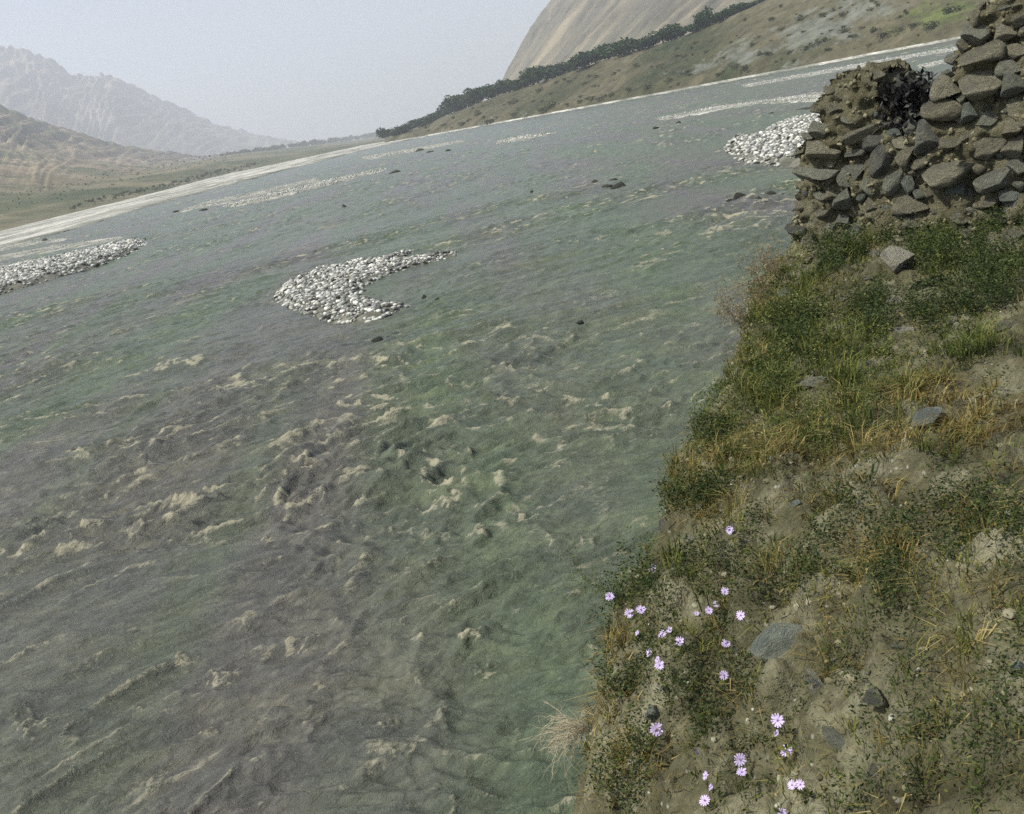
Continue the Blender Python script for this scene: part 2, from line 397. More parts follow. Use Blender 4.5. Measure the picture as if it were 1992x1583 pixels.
def water_mat():
    m, nt, b = new_mat('silty_water')
    p = wpos(nt)
    flow = vmap(nt, p, (1, 1, 1), (0, 0, math.radians(-25)))
    f = vmap(nt, flow, (.75, 1.45, 1))
    lo = tex_noise(nt, vmap(nt, p, (.24, .035, .1), (0, 0, math.radians(6))), 1.0, 2, .5, .5)
    # silty water colour with broad olive and mauve-grey bands painted in
    silt = ramp(nt, [(.36, (.077, .102, .068)), (.50, (.084, .099, .075)), (.64, (.092, .092, .086))], lo.outputs[0]).outputs[0]
    n1 = tex_noise(nt, f, 2.6, 6, .65, .5)
    c = mix_col(nt, .32, silt, ramp(nt, [(.3, (.7,) * 3), (.5, (1,) * 3), (.66, (1.7, 1.66, 1.5))], n1.outputs[0]).outputs[0], 'MULTIPLY')
    n1b = tex_noise(nt, vmap(nt, p, (.10, .30, .3), (0, 0, math.radians(-40))), 2.2, 7, .72, .6)
    c = mix_col(nt, .6, c, ramp(nt, [(.36, (.78, .81, .84)), (.5, (1,) * 3), (.62, (1.3, 1.27, 1.12))], n1b.outputs[0]).outputs[0], 'MULTIPLY')
    n1c = tex_noise(nt, vmap(nt, p, (.6, 1.0, .5), (0, 0, math.radians(-30))), 4.0, 6, .7, .5)
    c = mix_col(nt, .38, c, ramp(nt, [(.36, (.62,) * 3), (.5, (1,) * 3), (.62, (1.6, 1.57, 1.4))], n1c.outputs[0]).outputs[0], 'MULTIPLY')
    at = nd(nt, 'ShaderNodeAttribute', attribute_name='foam')
    n2 = tex_noise(nt, f, 10, 8, .8, .8)
    ff = nd(nt, 'ShaderNodeMath', operation='MULTIPLY_ADD'); nt.links.new(n2.outputs[0], ff.inputs[0])
    ff.inputs[1].default_value = 2.6; ff.inputs[2].default_value = -1.35
    sm = nd(nt, 'ShaderNodeMath', operation='ADD'); nt.links.new(at.outputs['Fac'], sm.inputs[0]); nt.links.new(ff.outputs[0], sm.inputs[1])
    fm = ramp(nt, [(.28, (0,) * 3), (.48, (.4,) * 3), (.80, (1,) * 3)], sm.outputs[0]).outputs[0]
    gt = nd(nt, 'ShaderNodeMath', operation='MULTIPLY'); nt.links.new(fm, gt.inputs[0])
    r2 = ramp(nt, [(.02, (0,) * 3), (.16, (1,) * 3)], at.outputs['Fac']).outputs[0]
    nt.links.new(r2, gt.inputs[1])
    gs = nd(nt, 'ShaderNodeMath', operation='MULTIPLY'); nt.links.new(gt.outputs[0], gs.inputs[0]); gs.inputs[1].default_value = .85
    c = mix_col(nt, gs.outputs[0], c, (.315, .30, .225))
    nt.links.new(c, b.inputs['Base Color'])
    rr = ramp(nt, [(0, (.25,) * 3), (1, (.85,) * 3)], gt.outputs[0]).outputs[0]
    nt.links.new(rr, b.inputs['Roughness'])
    b.inputs['IOR'].default_value = 1.33; b.inputs['Specular IOR Level'].default_value = .36
    n3 = tex_noise(nt, f, 7, 6, .7, .4)
    bump(nt, n3.outputs[0], .8, .11, b)
    return m
MAT['water'] = water_mat()
tag(link('river', river_mesh(), MAT['water']), 'wide silty grey-green river running fast with foam crests', None, None, 'structure')

# ------------------------------------------------------------------ lofted terrain (far shore, terrace, hills)
def loft(name, lines, nu, nv, relief, mat, attrs=None, noise_fn=None):
    """lines: list (bottom to top) of lists of world points; each is resampled at nu stations, then nv rows between"""
    def res(L, n):
        L = np.asarray(L, float); t = np.linspace(0, 1, len(L)); tt = np.linspace(0, 1, n)
        return np.stack([np.interp(tt, t, L[:, k]) for k in range(3)], -1)
    G = np.stack([res(L, nu) for L in lines])             # rows, nu, 3
    t = np.arange(len(lines)); tt = np.linspace(0, len(lines) - 1, nv)
    V = np.zeros((nv, nu, 3))
    i = np.minimum(tt.astype(int), len(lines) - 2); f = (tt - i)[:, None, None]
    V = G[i] * (1 - f) + G[i + 1] * f
    vv = np.linspace(0, 1, nv)[:, None]; uu = np.linspace(0, 1, nu)[None, :]
    if noise_fn is not None: V = noise_fn(V, uu, vv)
    me = mesh_np(name, V.reshape(-1, 3), grid_quads(nv, nu))
    return link(name, me, mat), V

# valley floor: one sheet to the horizon, below the water level near us
n = 90
xx = np.sign(np.linspace(-1, 1, n)) * np.abs(np.linspace(-1, 1, n)) ** 2.2 * 26000
X, Y = np.meshgrid(xx, xx)
D = np.hypot(X, Y)
vz = -1.2 + 0 * D
tag(link('valley_floor', mesh_np('valley_floor', np.stack([X, Y, vz], -1).reshape(-1, 3), grid_quads(n, n)), MAT['valley']), None, None, None, 'structure')

# left/centre gravel flats between the river and the valley fields
shore_low = [(-500, 620), (-200, 535), (0, 484), (100, 458), (210, 426), (310, 397), (420, 367), (450, 360), (540, 336), (640, 310), (700, 294), (760, 280), (800, 271.5), (830, 265.5)]
shore_up = [(-500, 560), (-200, 500), (0, 449), (100, 424), (210, 397), (310, 372), (420, 343), (450, 336), (540, 318), (640, 296), (700, 283), (760, 273), (800, 268), (830, 263)]
lowp = [at_z(x, y, .02) for x, y in shore_low]
upp = [at_z(x, y, .5) for x, y in shore_up]
mid1 = [a * .93 + b * .07 + np.array([0, 0, .25]) for a, b in zip(lowp, upp)]
def gnoise(V, u, v):
    V[..., 2] += fbm(V[..., 0] / 14, V[..., 1] / 14, 3, 5) * .22 * np.minimum(1, v * 6) * (1 - .6 * v)
    return V
gf, GV = loft('gravel_flat', [[p - np.array([0, 0, .8]) for p in lowp], lowp, mid1, upp], 220, 60, None, MAT['gravel'], noise_fn=gnoise)
_u = np.tile(np.linspace(0, 1, 220), (60, 1)); _v = np.tile(np.linspace(0, 1, 60)[:, None], (1, 220))
_w = sstep(.74, .40, _v + .16 * fbm(GV[..., 0] / 10, GV[..., 1] / 60, 4, 17)) * .9
gf.data.attributes.new('wet', 'FLOAT', 'POINT').data.foreach_set('value', _w.astype(np.float32).ravel())
tag(gf, None, None, None, 'structure')

# fields strip behind, rising gently to the left hills
fl0 = [at_z(x, y, .52) for x, y in shore_up]
fl0 = [p + np.array([0, 0, .0]) for p in fl0]
fields_mid = [at_d(x, y, d) for x, y, d in [(-500, 520, 420), (-200, 470, 420), (0, 414, 430), (100, 392, 470), (210, 366, 560), (310, 345, 680), (420, 322, 900), (450, 317, 950), (540, 303, 1150), (640, 286, 1500), (700, 277, 1900), (760, 266, 2200), (830, 252, 2300), (900, 238, 2400)]]
fields_top = [at_d(x, y, d) for x, y, d in [(-500, 470, 620), (-200, 425, 640), (0, 372, 680), (100, 358, 760), (210, 345, 900), (310, 330, 1100), (420, 306, 1500), (450, 300, 1600), (540, 290, 2000), (640, 278, 2500), (700, 271, 2900), (760, 259, 3000), (830, 244, 3000), (900, 230, 3000)]]
m, nt, b = new_mat('field_ground')
p = wpos(nt)
n1 = tex_noise(nt, vmap(nt, p, (1, .35, 1), (0, 0, .4)), .012, 6, .65, .6)
c = ramp(nt, [(.36, (.055, .070, .036)), (.49, (.090, .098, .054)), (.58, (.15, .136, .088)), (.72, (.23, .195, .13))], n1.outputs[0]).outputs[0]
n2 = tex_noise(nt, p, .12, 5, .7)
c = mix_col(nt, .7, c, ramp(nt, [(.35, (.5,) * 3), (.6, (1.1,) * 3)], n2.outputs[0]).outputs[0], 'MULTIPLY')
nt.links.new(c, b.inputs['Base Color']); b.inputs['Roughness'].default_value = .95; b.inputs['Specular IOR Level'].default_value = .1
MAT['field'] = m
def fnoise(V, u, v):
    V[..., 2] += fbm(V[..., 0] / 40, V[..., 1] / 40, 3, 15) * 1.2 * np.minimum(1, v * 3) * np.minimum(1, (1 - v) * 3 + .3)
    return V
fo, _ = loft('field', [fl0, fields_mid, fields_top], 200, 60, None, MAT['field'], noise_fn=fnoise)
tag(fo, None, None, None, 'structure')

# hills
def hill_mat(name, cols, sc, strata=0.0, green=None, lo=-1, hi=1):
    m, nt, b = new_mat(name)
    p = wpos(nt)
    n1 = tex_noise(nt, p, sc, 7, .68, .7)
    c = ramp(nt, [(.32, cols[0]), (.5, cols[1]), (.68, cols[2])], n1.outputs[0]).outputs[0]
    if green:
        n2 = tex_noise(nt, p, sc * 1.7, 5, .7, .5)
        g = ramp(nt, [(.46, (0,) * 3), (.58, (1,) * 3)], n2.outputs[0]).outputs[0]
        c = mix_col(nt, g, c, green)
    if green:
        sx = nd(nt, 'ShaderNodeSeparateXYZ'); nt.links.new(p, sx.inputs[0])
        fz = nd(nt, 'ShaderNodeMath', operation='MULTIPLY_ADD'); nt.links.new(n2.outputs[0], fz.inputs[0]); fz.inputs[1].default_value = 60; nt.links.new(sx.outputs[2], fz.inputs[2])
        mr = nd(nt, 'ShaderNodeMapRange'); nt.links.new(fz.outputs[0], mr.inputs[0]); mr.inputs[1].default_value = 32; mr.inputs[2].default_value = 56; mr.inputs[3].default_value = .6; mr.inputs[4].default_value = 0
        c = mix_col(nt, mr.outputs[0], c, (.07, .082, .045))
    n3 = tex_noise(nt, p, sc * 14, 5, .7)
    c = mix_col(nt, .6, c, ramp(nt, [(.3, (.6,) * 3), (.6, (1.15,) * 3)], n3.outputs[0]).outputs[0], 'MULTIPLY')
    nt.links.new(c, b.inputs['Base Color']); b.inputs['Roughness'].default_value = 1; b.inputs['Specular IOR Level'].default_value = .05
    bump(nt, n3.outputs[0], .6, 4, b)
    return m
MAT['tanhill'] = hill_mat('tan_hill_rock', [(.13, .108, .074), (.225, .182, .128), (.35, .285, .205)], .008, green=(.095, .104, .064))
MAT['farhill'] = hill_mat('far_mountain_rock', [(.085, .075, .065), (.17, .148, .125), (.30, .265, .225)], .0025)

def gully(amp, wl, seed, power=1.0):
    def fn(V, u, v):
        shp = np.sin(np.pi * np.clip(v, 0, 1)) ** .6
        w = perlin(u * 9 + 0 * v, v * 2.5 + 0 * u, seed) * .5
        x = u * wl + w - v * wl * .30
        r = .5 * (1 - np.abs(perlin(x, v * 2.2 + 0 * u, seed + 1)) * 2)
        r += .5 * (1 - np.abs(perlin(x * 2.3, v * 5 + 0 * u, seed + 2)) * 2) + .6 * perlin(x * 4, v * 10 + 0 * u, seed + 3) + .45 * perlin(x * 9, v * 22 + 0 * u, seed + 4) + .25 * perlin(x * 18, v * 40 + 0 * u, seed + 5)
        V[..., 2] += amp * r * np.minimum(1, v * 2.2)
        V[..., 1] -= amp * .8 * r * np.minimum(1, v * 2.2)
        return V
    return fn
def near_hill():
    base = [at_d(x, y, d) for x, y, d in [(-600, 545, 430), (-300, 478, 430), (-100, 434, 440), (0, 411, 460), (100, 389, 500), (210, 363, 590), (310, 342, 720), (400, 322, 950), (470, 308, 1250)]]
    midl = [at_d(x, y, d) for x, y, d in [(-600, 300, 1040), (-300, 280, 1092), (-100, 285, 1144), (0, 292, 1196), (100, 302, 1300), (210, 314, 1456), (310, 318, 1690), (400, 312, 2080), (470, 301, 2405)]]
    top = [at_d(x, y, d) for x, y, d in [(-600, 130, 1495), (-300, 150, 1534), (-100, 190, 1599), (0, 208, 1638), (100, 244, 1729), (210, 278, 1859), (310, 296, 2015), (400, 306, 2340), (470, 299, 2600)]]
    back = [at_d(x, y + 60, d * 1.5) for (x, y, d) in [(-600, 170, 1495), (-300, 190, 1534), (-100, 210, 1599), (0, 230, 1638), (100, 264, 1729), (210, 290, 1859), (310, 305, 2015), (400, 312, 2340), (470, 305, 2600)]]
    base = [p - np.array([0, 0, 3]) for p in base]
    o, _ = loft('hill', [base, midl, top, back], 260, 110, None, MAT['tanhill'], noise_fn=gully(5.0, 10, 31))
    tag(o, 'tan gullied lower hill on the far left bank', None, None, 'structure')
near_hill()
def far_mountain():
    X = [(-700, 260, 4153), (-300, 130, 4153), (-60, 92, 4225), (0, 96, 4297), (60, 103, 4368), (110, 126, 4441), (150, 152, 4512), (185, 150, 4584), (225, 148, 4654), (300, 192, 4870), (360, 214, 5085), (420, 244, 5300), (480, 262, 5587), (545, 277, 5872), (600, 290, 6160)]
    top = [at_d(*q) for q in X]
    midl = [at_d(x, y * .55 + .45 * (320 - .08 * x), d * .86) for x, y, d in X]
    base = [at_d(x, 330 - .06 * x, d * .72) - np.array([0, 0, 60]) for x, y, d in X]
    back = [p * np.array([1.35, 1.35, 0]) - np.array([0, 0, 100]) for p in top]
    o, _ = loft('mountain', [base, midl, top, back], 260, 110, None, MAT['farhill'], noise_fn=gully(20, 15, 51))
    tag(o, 'pale hazy jagged mountain ridge behind the left hill', None, None, 'structure')
far_mountain()

# right mountain: bare scree slope with fall-line streaks
m, nt, b = new_mat('scree')
p = wpos(nt)
at_ = nd(nt, 'ShaderNodeAttribute', attribute_name='lane'); at2 = nd(nt, 'ShaderNodeAttribute', attribute_name='run')
cb = nd(nt, 'ShaderNodeCombineXYZ'); nt.links.new(at_.outputs['Fac'], cb.inputs[0]); nt.links.new(at2.outputs['Fac'], cb.inputs[1])
n1 = tex_noise(nt, vmap(nt, cb.outputs[0], (30, 1.6, 1)), 1, 6, .7, .25)
c = ramp(nt, [(.32, (.066, .064, .048)), (.44, (.122, .114, .084)), (.56, (.195, .174, .126)), (.70, (.31, .262, .188))], n1.outputs[0]).outputs[0]
n2 = tex_noise(nt, vmap(nt, cb.outputs[0], (5, .8, 1)), 1, 3, .5)
c = mix_col(nt, .8, c, ramp(nt, [(.35, (.62, .64, .62)), (.6, (1.1, 1.06, 1.0))], n2.outputs[0]).outputs[0], 'MULTIPLY')
n3 = tex_noise(nt, p, .12, 5, .75)
c = mix_col(nt, .5, c, ramp(nt, [(.3, (.6,) * 3), (.6, (1.12,) * 3)], n3.outputs[0]).outputs[0], 'MULTIPLY')
nt.links.new(c, b.inputs['Base Color']); b.inputs['Roughness'].default_value = 1; b.inputs['Specular IOR Level'].default_value = .05
bump(nt, n1.outputs[0], .7, 5, b)
MAT['scree'] = m
def right_mountain():
    # fall lines: (foot px, foot distance) -> (upper px, distance)
    falls = [((955, 172, 1500), (1090, -14, 1900), (1330, -330, 2500)),
             ((985, 172, 1250), (1190, -60, 1650), (1480, -330, 2200)),
             ((1080, 150, 1050), (1330, -80, 1400), (1620, -330, 1850)),
             ((1200, 118, 900), (1500, -90, 1180), (1850, -330, 1600)),
             ((1350, 75, 780), (1700, -110, 1030), (2100, -330, 1400)),
             ((1550, 10, 700), (1900, -130, 900), (2400, -330, 1250)),
             ((1900, -70, 640), (2300, -200, 830), (2900, -380, 1150))]
    foot = [at_d(*f[0]) - np.array([0, 0, 12]) for f in falls]
    midl = [at_d(*f[1]) for f in falls]; top = [at_d(*f[2]) for f in falls]
    # far side of the spur, out of sight
    f0 = [np.array([foot[0][0] + 260, foot[0][1] + 500, 0.])] + foot
    m0 = [midl[0] + np.array([260, 500, -20.])] + midl
    t0 = [top[0] + np.array([300, 450, -20.])] + top
    def fn(V, u, v):
        x = u * 34 + perlin(u * 8 + 0 * v, v * 3 + 0 * u, 71) * .5
        r = perlin(x, v * 1.2 + 0 * u, 72) + .5 * perlin(x * 2.4, v * 2 + 0 * u, 73) + .3 * perlin(x * 6, v * 7 + 0 * u, 74) + .15 * perlin(x * 15, v * 15 + 0 * u, 75)
        V[..., 2] += 10 * r * np.minimum(1, v * 4); V[..., 1] -= 9 * r * np.minimum(1, v * 4); V[..., 0] -= 5 * r
        return V
    o, V = loft('mountain', [f0, m0, t0], 280, 130, None, MAT['scree'], noise_fn=fn)
    nv, nu = V.shape[:2]
    u = np.tile(np.linspace(0, 1, nu), (nv, 1)); v = np.tile(np.linspace(0, 1, nv)[:, None], (1, nu))
    for k, a in (('lane', u), ('run', v)):
        at = o.data.attributes.new(k, 'FLOAT', 'POINT'); at.data.foreach_set('value', a.astype(np.float32).ravel())
    tag(o, 'bare tan scree mountainside above the tree line at right', None, None, 'structure')
right_mountain()

# far right bank: pale shore, bluff, terrace with scrub
T_shore = [(748, 279), (800, 270), (900, 252), (1000, 234), (1100, 216), (1200, 198), (1300, 180), (1400, 161), (1500, 143), (1600, 125), (1700, 106), (1800, 88), (1880, 73), (2000, 50), (2300, -12)]
T_line = [(760, 263, 805), (805, 247, 776), (885, 219, 592), (985, 180, 552), (1065, 157, 512), (1130, 132, 480), (1220, 103, 456), (1305, 79, 432), (1390, 45, 416), (1460, 15, 400), (1530, -20, 392), (1640, -70, 384), (1760, -110, 376), (1900, -150, 376), (2200, -260, 376)]
sh = [at_z(x, y, .06) for x, y in T_shore]
tl = [at_d(*q) for q in T_line]
foot = [p * np.array([1.012, 1.012, 1]) + np.array([0, 0, .5]) for p in sh]
blf = [p + (q - p) * .10 + np.array([0, 0, 1.6]) for p, q in zip(foot, tl)]
beach = [p * np.array([.972, .972, 0]) + np.array([0, 0, -.25]) for p in sh]
beh = [q * np.array([1.9, 1.9, 1.15]) + np.array([0, 0, 2]) for q in tl]
m, nt, b = new_mat('terrace_soil')
p = wpos(nt)
n1 = tex_noise(nt, p, .02, 6, .65, .8)
c = ramp(nt, [(.30, (.030, .042, .020)), (.45, (.068, .066, .038)), (.58, (.108, .098, .063)), (.72, (.125, .126, .10))], n1.outputs[0]).outputs[0]
n2 = tex_noise(nt, p, .22, 6, .75)
c = mix_col(nt, .8, c, ramp(nt, [(.35, (.45,) * 3), (.55, (1,) * 3), (.75, (1.3,) * 3)], n2.outputs[0]).outputs[0], 'MULTIPLY')
gr = nd(nt, 'ShaderNodeAttribute', attribute_name='gravelly'); gn = nd(nt, 'ShaderNodeAttribute', attribute_name='meadow')
c = mix_col(nt, gr.outputs['Fac'], c, mix_col(nt, ramp(nt, [(.35, (0,) * 3), (.65, (1,) * 3)], n2.outputs[0]).outputs[0], (.065, .072, .052), (.17, .175, .158)))
c = mix_col(nt, gn.outputs['Fac'], c, mix_col(nt, ramp(nt, [(.35, (0,) * 3), (.65, (1,) * 3)], n2.outputs[0]).outputs[0], (.045, .066, .020), (.12, .14, .048)))
nt.links.new(c, b.inputs['Base Color']); b.inputs['Roughness'].default_value = 1; b.inputs['Specular IOR Level'].default_value = .1
bump(nt, n2.outputs[0], .6, .8, b)
MAT['terrace'] = m
def tnoise(V, u, v):
    V[..., 2] += (fbm(V[..., 0] / 22, V[..., 1] / 22, 4, 81) * 1.1) * np.minimum(1, v * 5) * np.clip((.66 - v) * 6 + .4, .4, 1)
    return V
to, TV = loft('terrace', [foot, blf, tl, beh], 300, 120, None, MAT['terrace'], noise_fn=tnoise)
tag(to, 'scrubby terrace rising behind the far right shore', None, None, 'structure')
tp = TV.reshape(-1, 3); tpx, tpy = project(tp)
def blob(list_, X, Y):
    s = np.zeros_like(X)
    for x, y, rx, ry, w, a in list_:
        ca, sa = math.cos(math.radians(a)), math.sin(math.radians(a))
        dx, dy = X - x, -(Y - y)
        s = np.maximum(s, w * np.exp(-((dx * ca + dy * sa) / rx) ** 2 - ((-dx * sa + dy * ca) / ry) ** 2))
    return s
gv = blob([(1470, 105, 90, 22, 1.1, 14), (1600, 55, 90, 40, 1.1, 8), (1680, 20, 60, 30, 1, 8), (1380, 130, 60, 10, .9, 14), (1000, 226, 90, 7, .5, 12), (1560, 120, 70, 9, .6, 12)], tpx, tpy)
md = blob([(1820, 30, 70, 34, 1.2, 10), (1740, 60, 60, 16, .8, 12), (1860, 10, 40, 30, 1, 8)], tpx, tpy)
pn = fbm(tp[:, 0] / 12, tp[:, 1] / 12, 5, 88, .75)
for k, a in (('gravelly', sstep(.35, .95, gv + .6 * pn) * .9), ('meadow', sstep(.4, 1.0, md + .5 * pn) * .9)):
    at = to.data.attributes.new(k, 'FLOAT', 'POINT'); at.data.foreach_set('value', a.astype(np.float32))
bo, _ = loft('gravel_shore', [beach, sh, [q + np.array([0, 0, .02]) for q in foot]], 260, 12, None, MAT['gravel'],
             noise_fn=lambda V, u, v: V + np.stack([0 * V[..., 0], 0 * V[..., 0], fbm(V[..., 0] / 9, V[..., 1] / 9, 3, 90) * .10 * np.sin(np.pi * v)], -1))
tag(bo, None, None, None, 'structure')

# ------------------------------------------------------------------ haze
def haze():
    me = bpy.data.meshes.new('haze')
    x0, x1, y0, y1, z0, z1 = -27000, 27000, -27000, 27000, -3, 1050
    v = [(x, y, z) for x in (x0, x1) for y in (y0, y1) for z in (z0, z1)]
    me.from_pydata(v, [], [(0, 1, 3, 2), (4, 6, 7, 5), (0, 4, 5, 1), (2, 3, 7, 6), (0, 2, 6, 4), (1, 5, 7, 3)])
    mt = bpy.data.materials.new('haze_air'); mt.use_nodes = True
    nt = mt.node_tree; nt.nodes.remove(nt.nodes['Principled BSDF'])
    pv = nd(nt, 'ShaderNodeVolumePrincipled')
    pv.inputs['Color'].default_value = (.84, .888, 1.0, 1); pv.inputs['Density'].default_value = 3.0e-4
    pv.inputs['Anisotropy'].default_value = 0.2
    nt.links.new(pv.outputs[0], nt.nodes['Material Output'].inputs['Volume'])
    o = link('haze', me, mt); tag(o, None, None, None, 'stuff')
haze()
#@@PART2
# ------------------------------------------------------------------ stones: shared meshes
def ico(sub):
    import bmesh
    bm = bmesh.new(); bmesh.ops.create_icosphere(bm, subdivisions=sub, radius=1)
    v = np.array([x.co[:] for x in bm.verts]); f = np.array([[q.index for q in p.verts] for p in bm.faces]); bm.free()
    return v, f
ICO3, ICO2 = ico(4), ico(2)
def rock_mesh(name, seed, angular=9, rough=.10, src=ICO3, cut=(.55, .88)):
    r = np.random.default_rng(seed)
    v, f = src; v = v.copy()
    for k in range(angular):
        d = r.normal(size=3); d /= np.linalg.norm(d); o = r.uniform(*cut)
        e = v @ d - o
        v = v - np.outer(np.clip(e, 0, None), d) * .98
    for sc, am in ((1.3, rough), (3.1, rough * .45), (7.0, rough * .2)):
        q = v * sc + seed * 3.7
        v = v * (1 + am * (perlin(q[:, 0], q[:, 1], seed) + perlin(q[:, 1] + 5, q[:, 2], seed + 1) + perlin(q[:, 2], q[:, 0] + 9, seed + 2))[:, None] * .6)
    v /= np.abs(v).max(0)
    return mesh_np(name, v, f)
def low_cobble(name, seed):
    r = np.random.default_rng(seed)
    v = [(0, 0, 1)]; n = 6
    for j, z in enumerate((.62, -.05, -.7)):
        rad = math.sqrt(1 - z * z)
        for i in range(n):
            a = (i + .5 * (j % 2)) * 2 * math.pi / n
            k = r.uniform(.8, 1.12)
            v.append((math.cos(a) * rad * k, math.sin(a) * rad * k, z + r.uniform(-.12, .12)))
    v.append((0, 0, -1)); f = []
    for i in range(n):
        f.append((0, 1 + i, 1 + (i + 1) % n))
        for j in range(2):
            a, b_ = 1 + j * n + i, 1 + j * n + (i + 1) % n; c_, d_ = a + n, b_ + n
            if j % 2 == 0: f += [(a, c_, b_), (b_, c_, d_)]
            else: f += [(a, c_, d_), (a, d_, b_)]
        f.append((1 + 2 * n + i, len(v) - 1, 1 + 2 * n + (i + 1) % n))
    return np.array(v), np.array(f)
COBBLES = [low_cobble('c', 200 + i) for i in range(10)]
_cache = {}
def shared(kind, k, mat):
    key = (kind, k, mat)
    if key not in _cache:
        if kind == 'rock': me = rock_mesh('boulder', 300 + k, 8, .09, cut=(.38, .66))
        elif kind == 'slab': me = rock_mesh('slab', 340 + k, 9, .09, cut=(.34, .62))
        elif kind == 'round': me = rock_mesh('round_stone', 380 + k, 6, .07, cut=(.68, .92))
        elif kind == 'small': me = rock_mesh('small_stone', 420 + k, 8, .12, ICO2, cut=(.38, .66))
        elif kind == 'cobble': me = mesh_np('cobble', *COBBLES[k])
        me.materials.append(MAT[mat]); _cache[key] = me
    return _cache[key]

# ------------------------------------------------------------------ river bank
EDGE_PX = [(1540, 470, 3.42), (1470, 560, 3.36), (1430, 650, 3.28), (1410, 740, 3.25), (1330, 850, 3.2), (1290, 950, 3.14), (1280, 1010, 3.1),
           (1225, 1110, 2.98), (1172, 1200, 2.86), (1165, 1310, 2.78), (1128, 1400, 2.68), (1128, 1490, 2.6), (1126, 1583, 2.5)]
ed = [at_z(*e) for e in EDGE_PX]
ed = [np.array([6.2, 14.5, 3.3]), np.array([4.2, 11.5, 3.4]), np.array([3.05, 9.6, 3.42])] + ed + [np.array([-.16, 2.8, 2.5]), np.array([-.35, 2., 2.6]), np.array([-.7, 1., 2.8]), np.array([-1.1, 0, 3.]), np.array([-2.6, -4, 3.2])]
ed = np.array(ed)[::-1]
def xe(y): return np.interp(y, ed[:, 1], ed[:, 0])
CTRL = [at_z(*c) for c in [(1992, 1000, 3.5), (1992, 1583, 3.42), (1600, 1583, 3.02), (1600, 1000, 3.36), (1700, 700, 3.44), (1992, 700, 3.52), (1992, 430, 3.5), (1760, 440, 3.48),
                           (1400, 1583, 2.80), (1330, 1200, 3.06), (1450, 1400, 2.98), (1560, 1250, 3.17), (1250, 1420, 2.76), (1750, 1300, 3.36), (1520, 760, 3.32), (1600, 560, 3.43), (1440, 1050, 3.25)]]
CTRL += [np.array(c) for c in [(0, 0, 3.4), (3, 0, 3.5), (6, 4, 3.7), (7, 9, 3.8), (4, 12, 3.5), (0, -3.5, 3.4), (9, 14, 3.8), (.5, 1, 3.3)]] + list(ed)
CT = np.array(CTRL)
def _k(d): return d * d * np.log(d + 1e-9)
_dd = np.hypot(CT[:, None, 0] - CT[None, :, 0], CT[:, None, 1] - CT[None, :, 1])
_A = np.zeros((len(CT) + 3,) * 2); _A[:-3, :-3] = _k(_dd) + np.eye(len(CT)) * .04
_A[:-3, -3] = 1; _A[:-3, -2:] = CT[:, :2]; _A[-3, :-3] = 1; _A[-2:, :-3] = CT[:, :2].T
_w = np.linalg.solve(_A, np.concatenate([CT[:, 2], np.zeros(3)]))
def zbase(x, y):
    x = np.asarray(x, float); y = np.asarray(y, float)
    s = _w[-3] + _w[-2] * x + _w[-1] * y
    for i in range(len(CT)): s = s + _w[i] * _k(np.hypot(x - CT[i, 0], y - CT[i, 1]))
    return s
def hit(fn, px, py, dmin=1.2, dmax=14):
    d = ray(px, py); d = d / math.hypot(d[0], d[1])
    t = np.linspace(dmin, dmax, 900); p = np.array([0, 0, EYE]) + t[:, None] * d
    g = fn(p[:, 0], p[:, 1]); ok = (p[:, 2] <= g) & (p[:, 0] > xe(p[:, 1]) - .02)
    i = int(np.argmax(ok))
    if not ok.any(): return None
    return p[i]
# clods (+) and hollows (-): px, py, radius px, height m
LUMPS = [(1320, 1330, 62, .09), (1400, 1480, 55, .07), (1500, 1420, 50, .06), (1620, 1420, 60, .08), (1340, 1020, 46, .05), (1490, 960, 60, .05), (1600, 1180, 50, .07),
         (1460, 1200, 50, .05), (1560, 1520, 60, .05), (1740, 1350, 70, .05), (1760, 930, 60, .05), (1880, 900, 60, .03), (1700, 1240, 70, .04), (1290, 1560, 50, .05),
         (1250, 1210, 36, .04), (1900, 1150, 80, .04), (1660, 560, 50, .05), (1740, 540, 50, .05), (1860, 720, 60, .04), (1690, 1520, 40, .04), (1410, 1090, 50, .04),
         (1425, 1370, 50, -.16), (1582, 1105, 22, -.12), (1235, 1320, 30, -.12), (1520, 1500, 34, -.10), (1230, 1470, 26, -.10), (1880, 1060, 60, -.05), (1540, 1400, 30, -.07),
         (1720, 1060, 50, -.05), (1670, 1550, 40, -.06), (1320, 1500, 24, -.06), (1800, 470, 90, -.06), (1590, 1260, 20, -.07), (1380, 930, 36, -.05)]
_rl = np.random.default_rng(77)
for _i in range(90):
    _x, _y = _rl.uniform(1150, 2000), _rl.uniform(880, 1600)
    if _x < 1360 - (_y - 850) * .33: continue
    LUMPS.append((_x, _y, _rl.uniform(16, 46), _rl.choice([1, 1, -1]) * _rl.uniform(.02, .045)))
_L = []
for px, py, rp, h in LUMPS:
    c = hit(zbase, px, py)
    if c is None: continue
    dist = np.linalg.norm(c - np.array([0, 0, EYE]))
    _L.append((c[0], c[1], rp * dist / FPX, h))
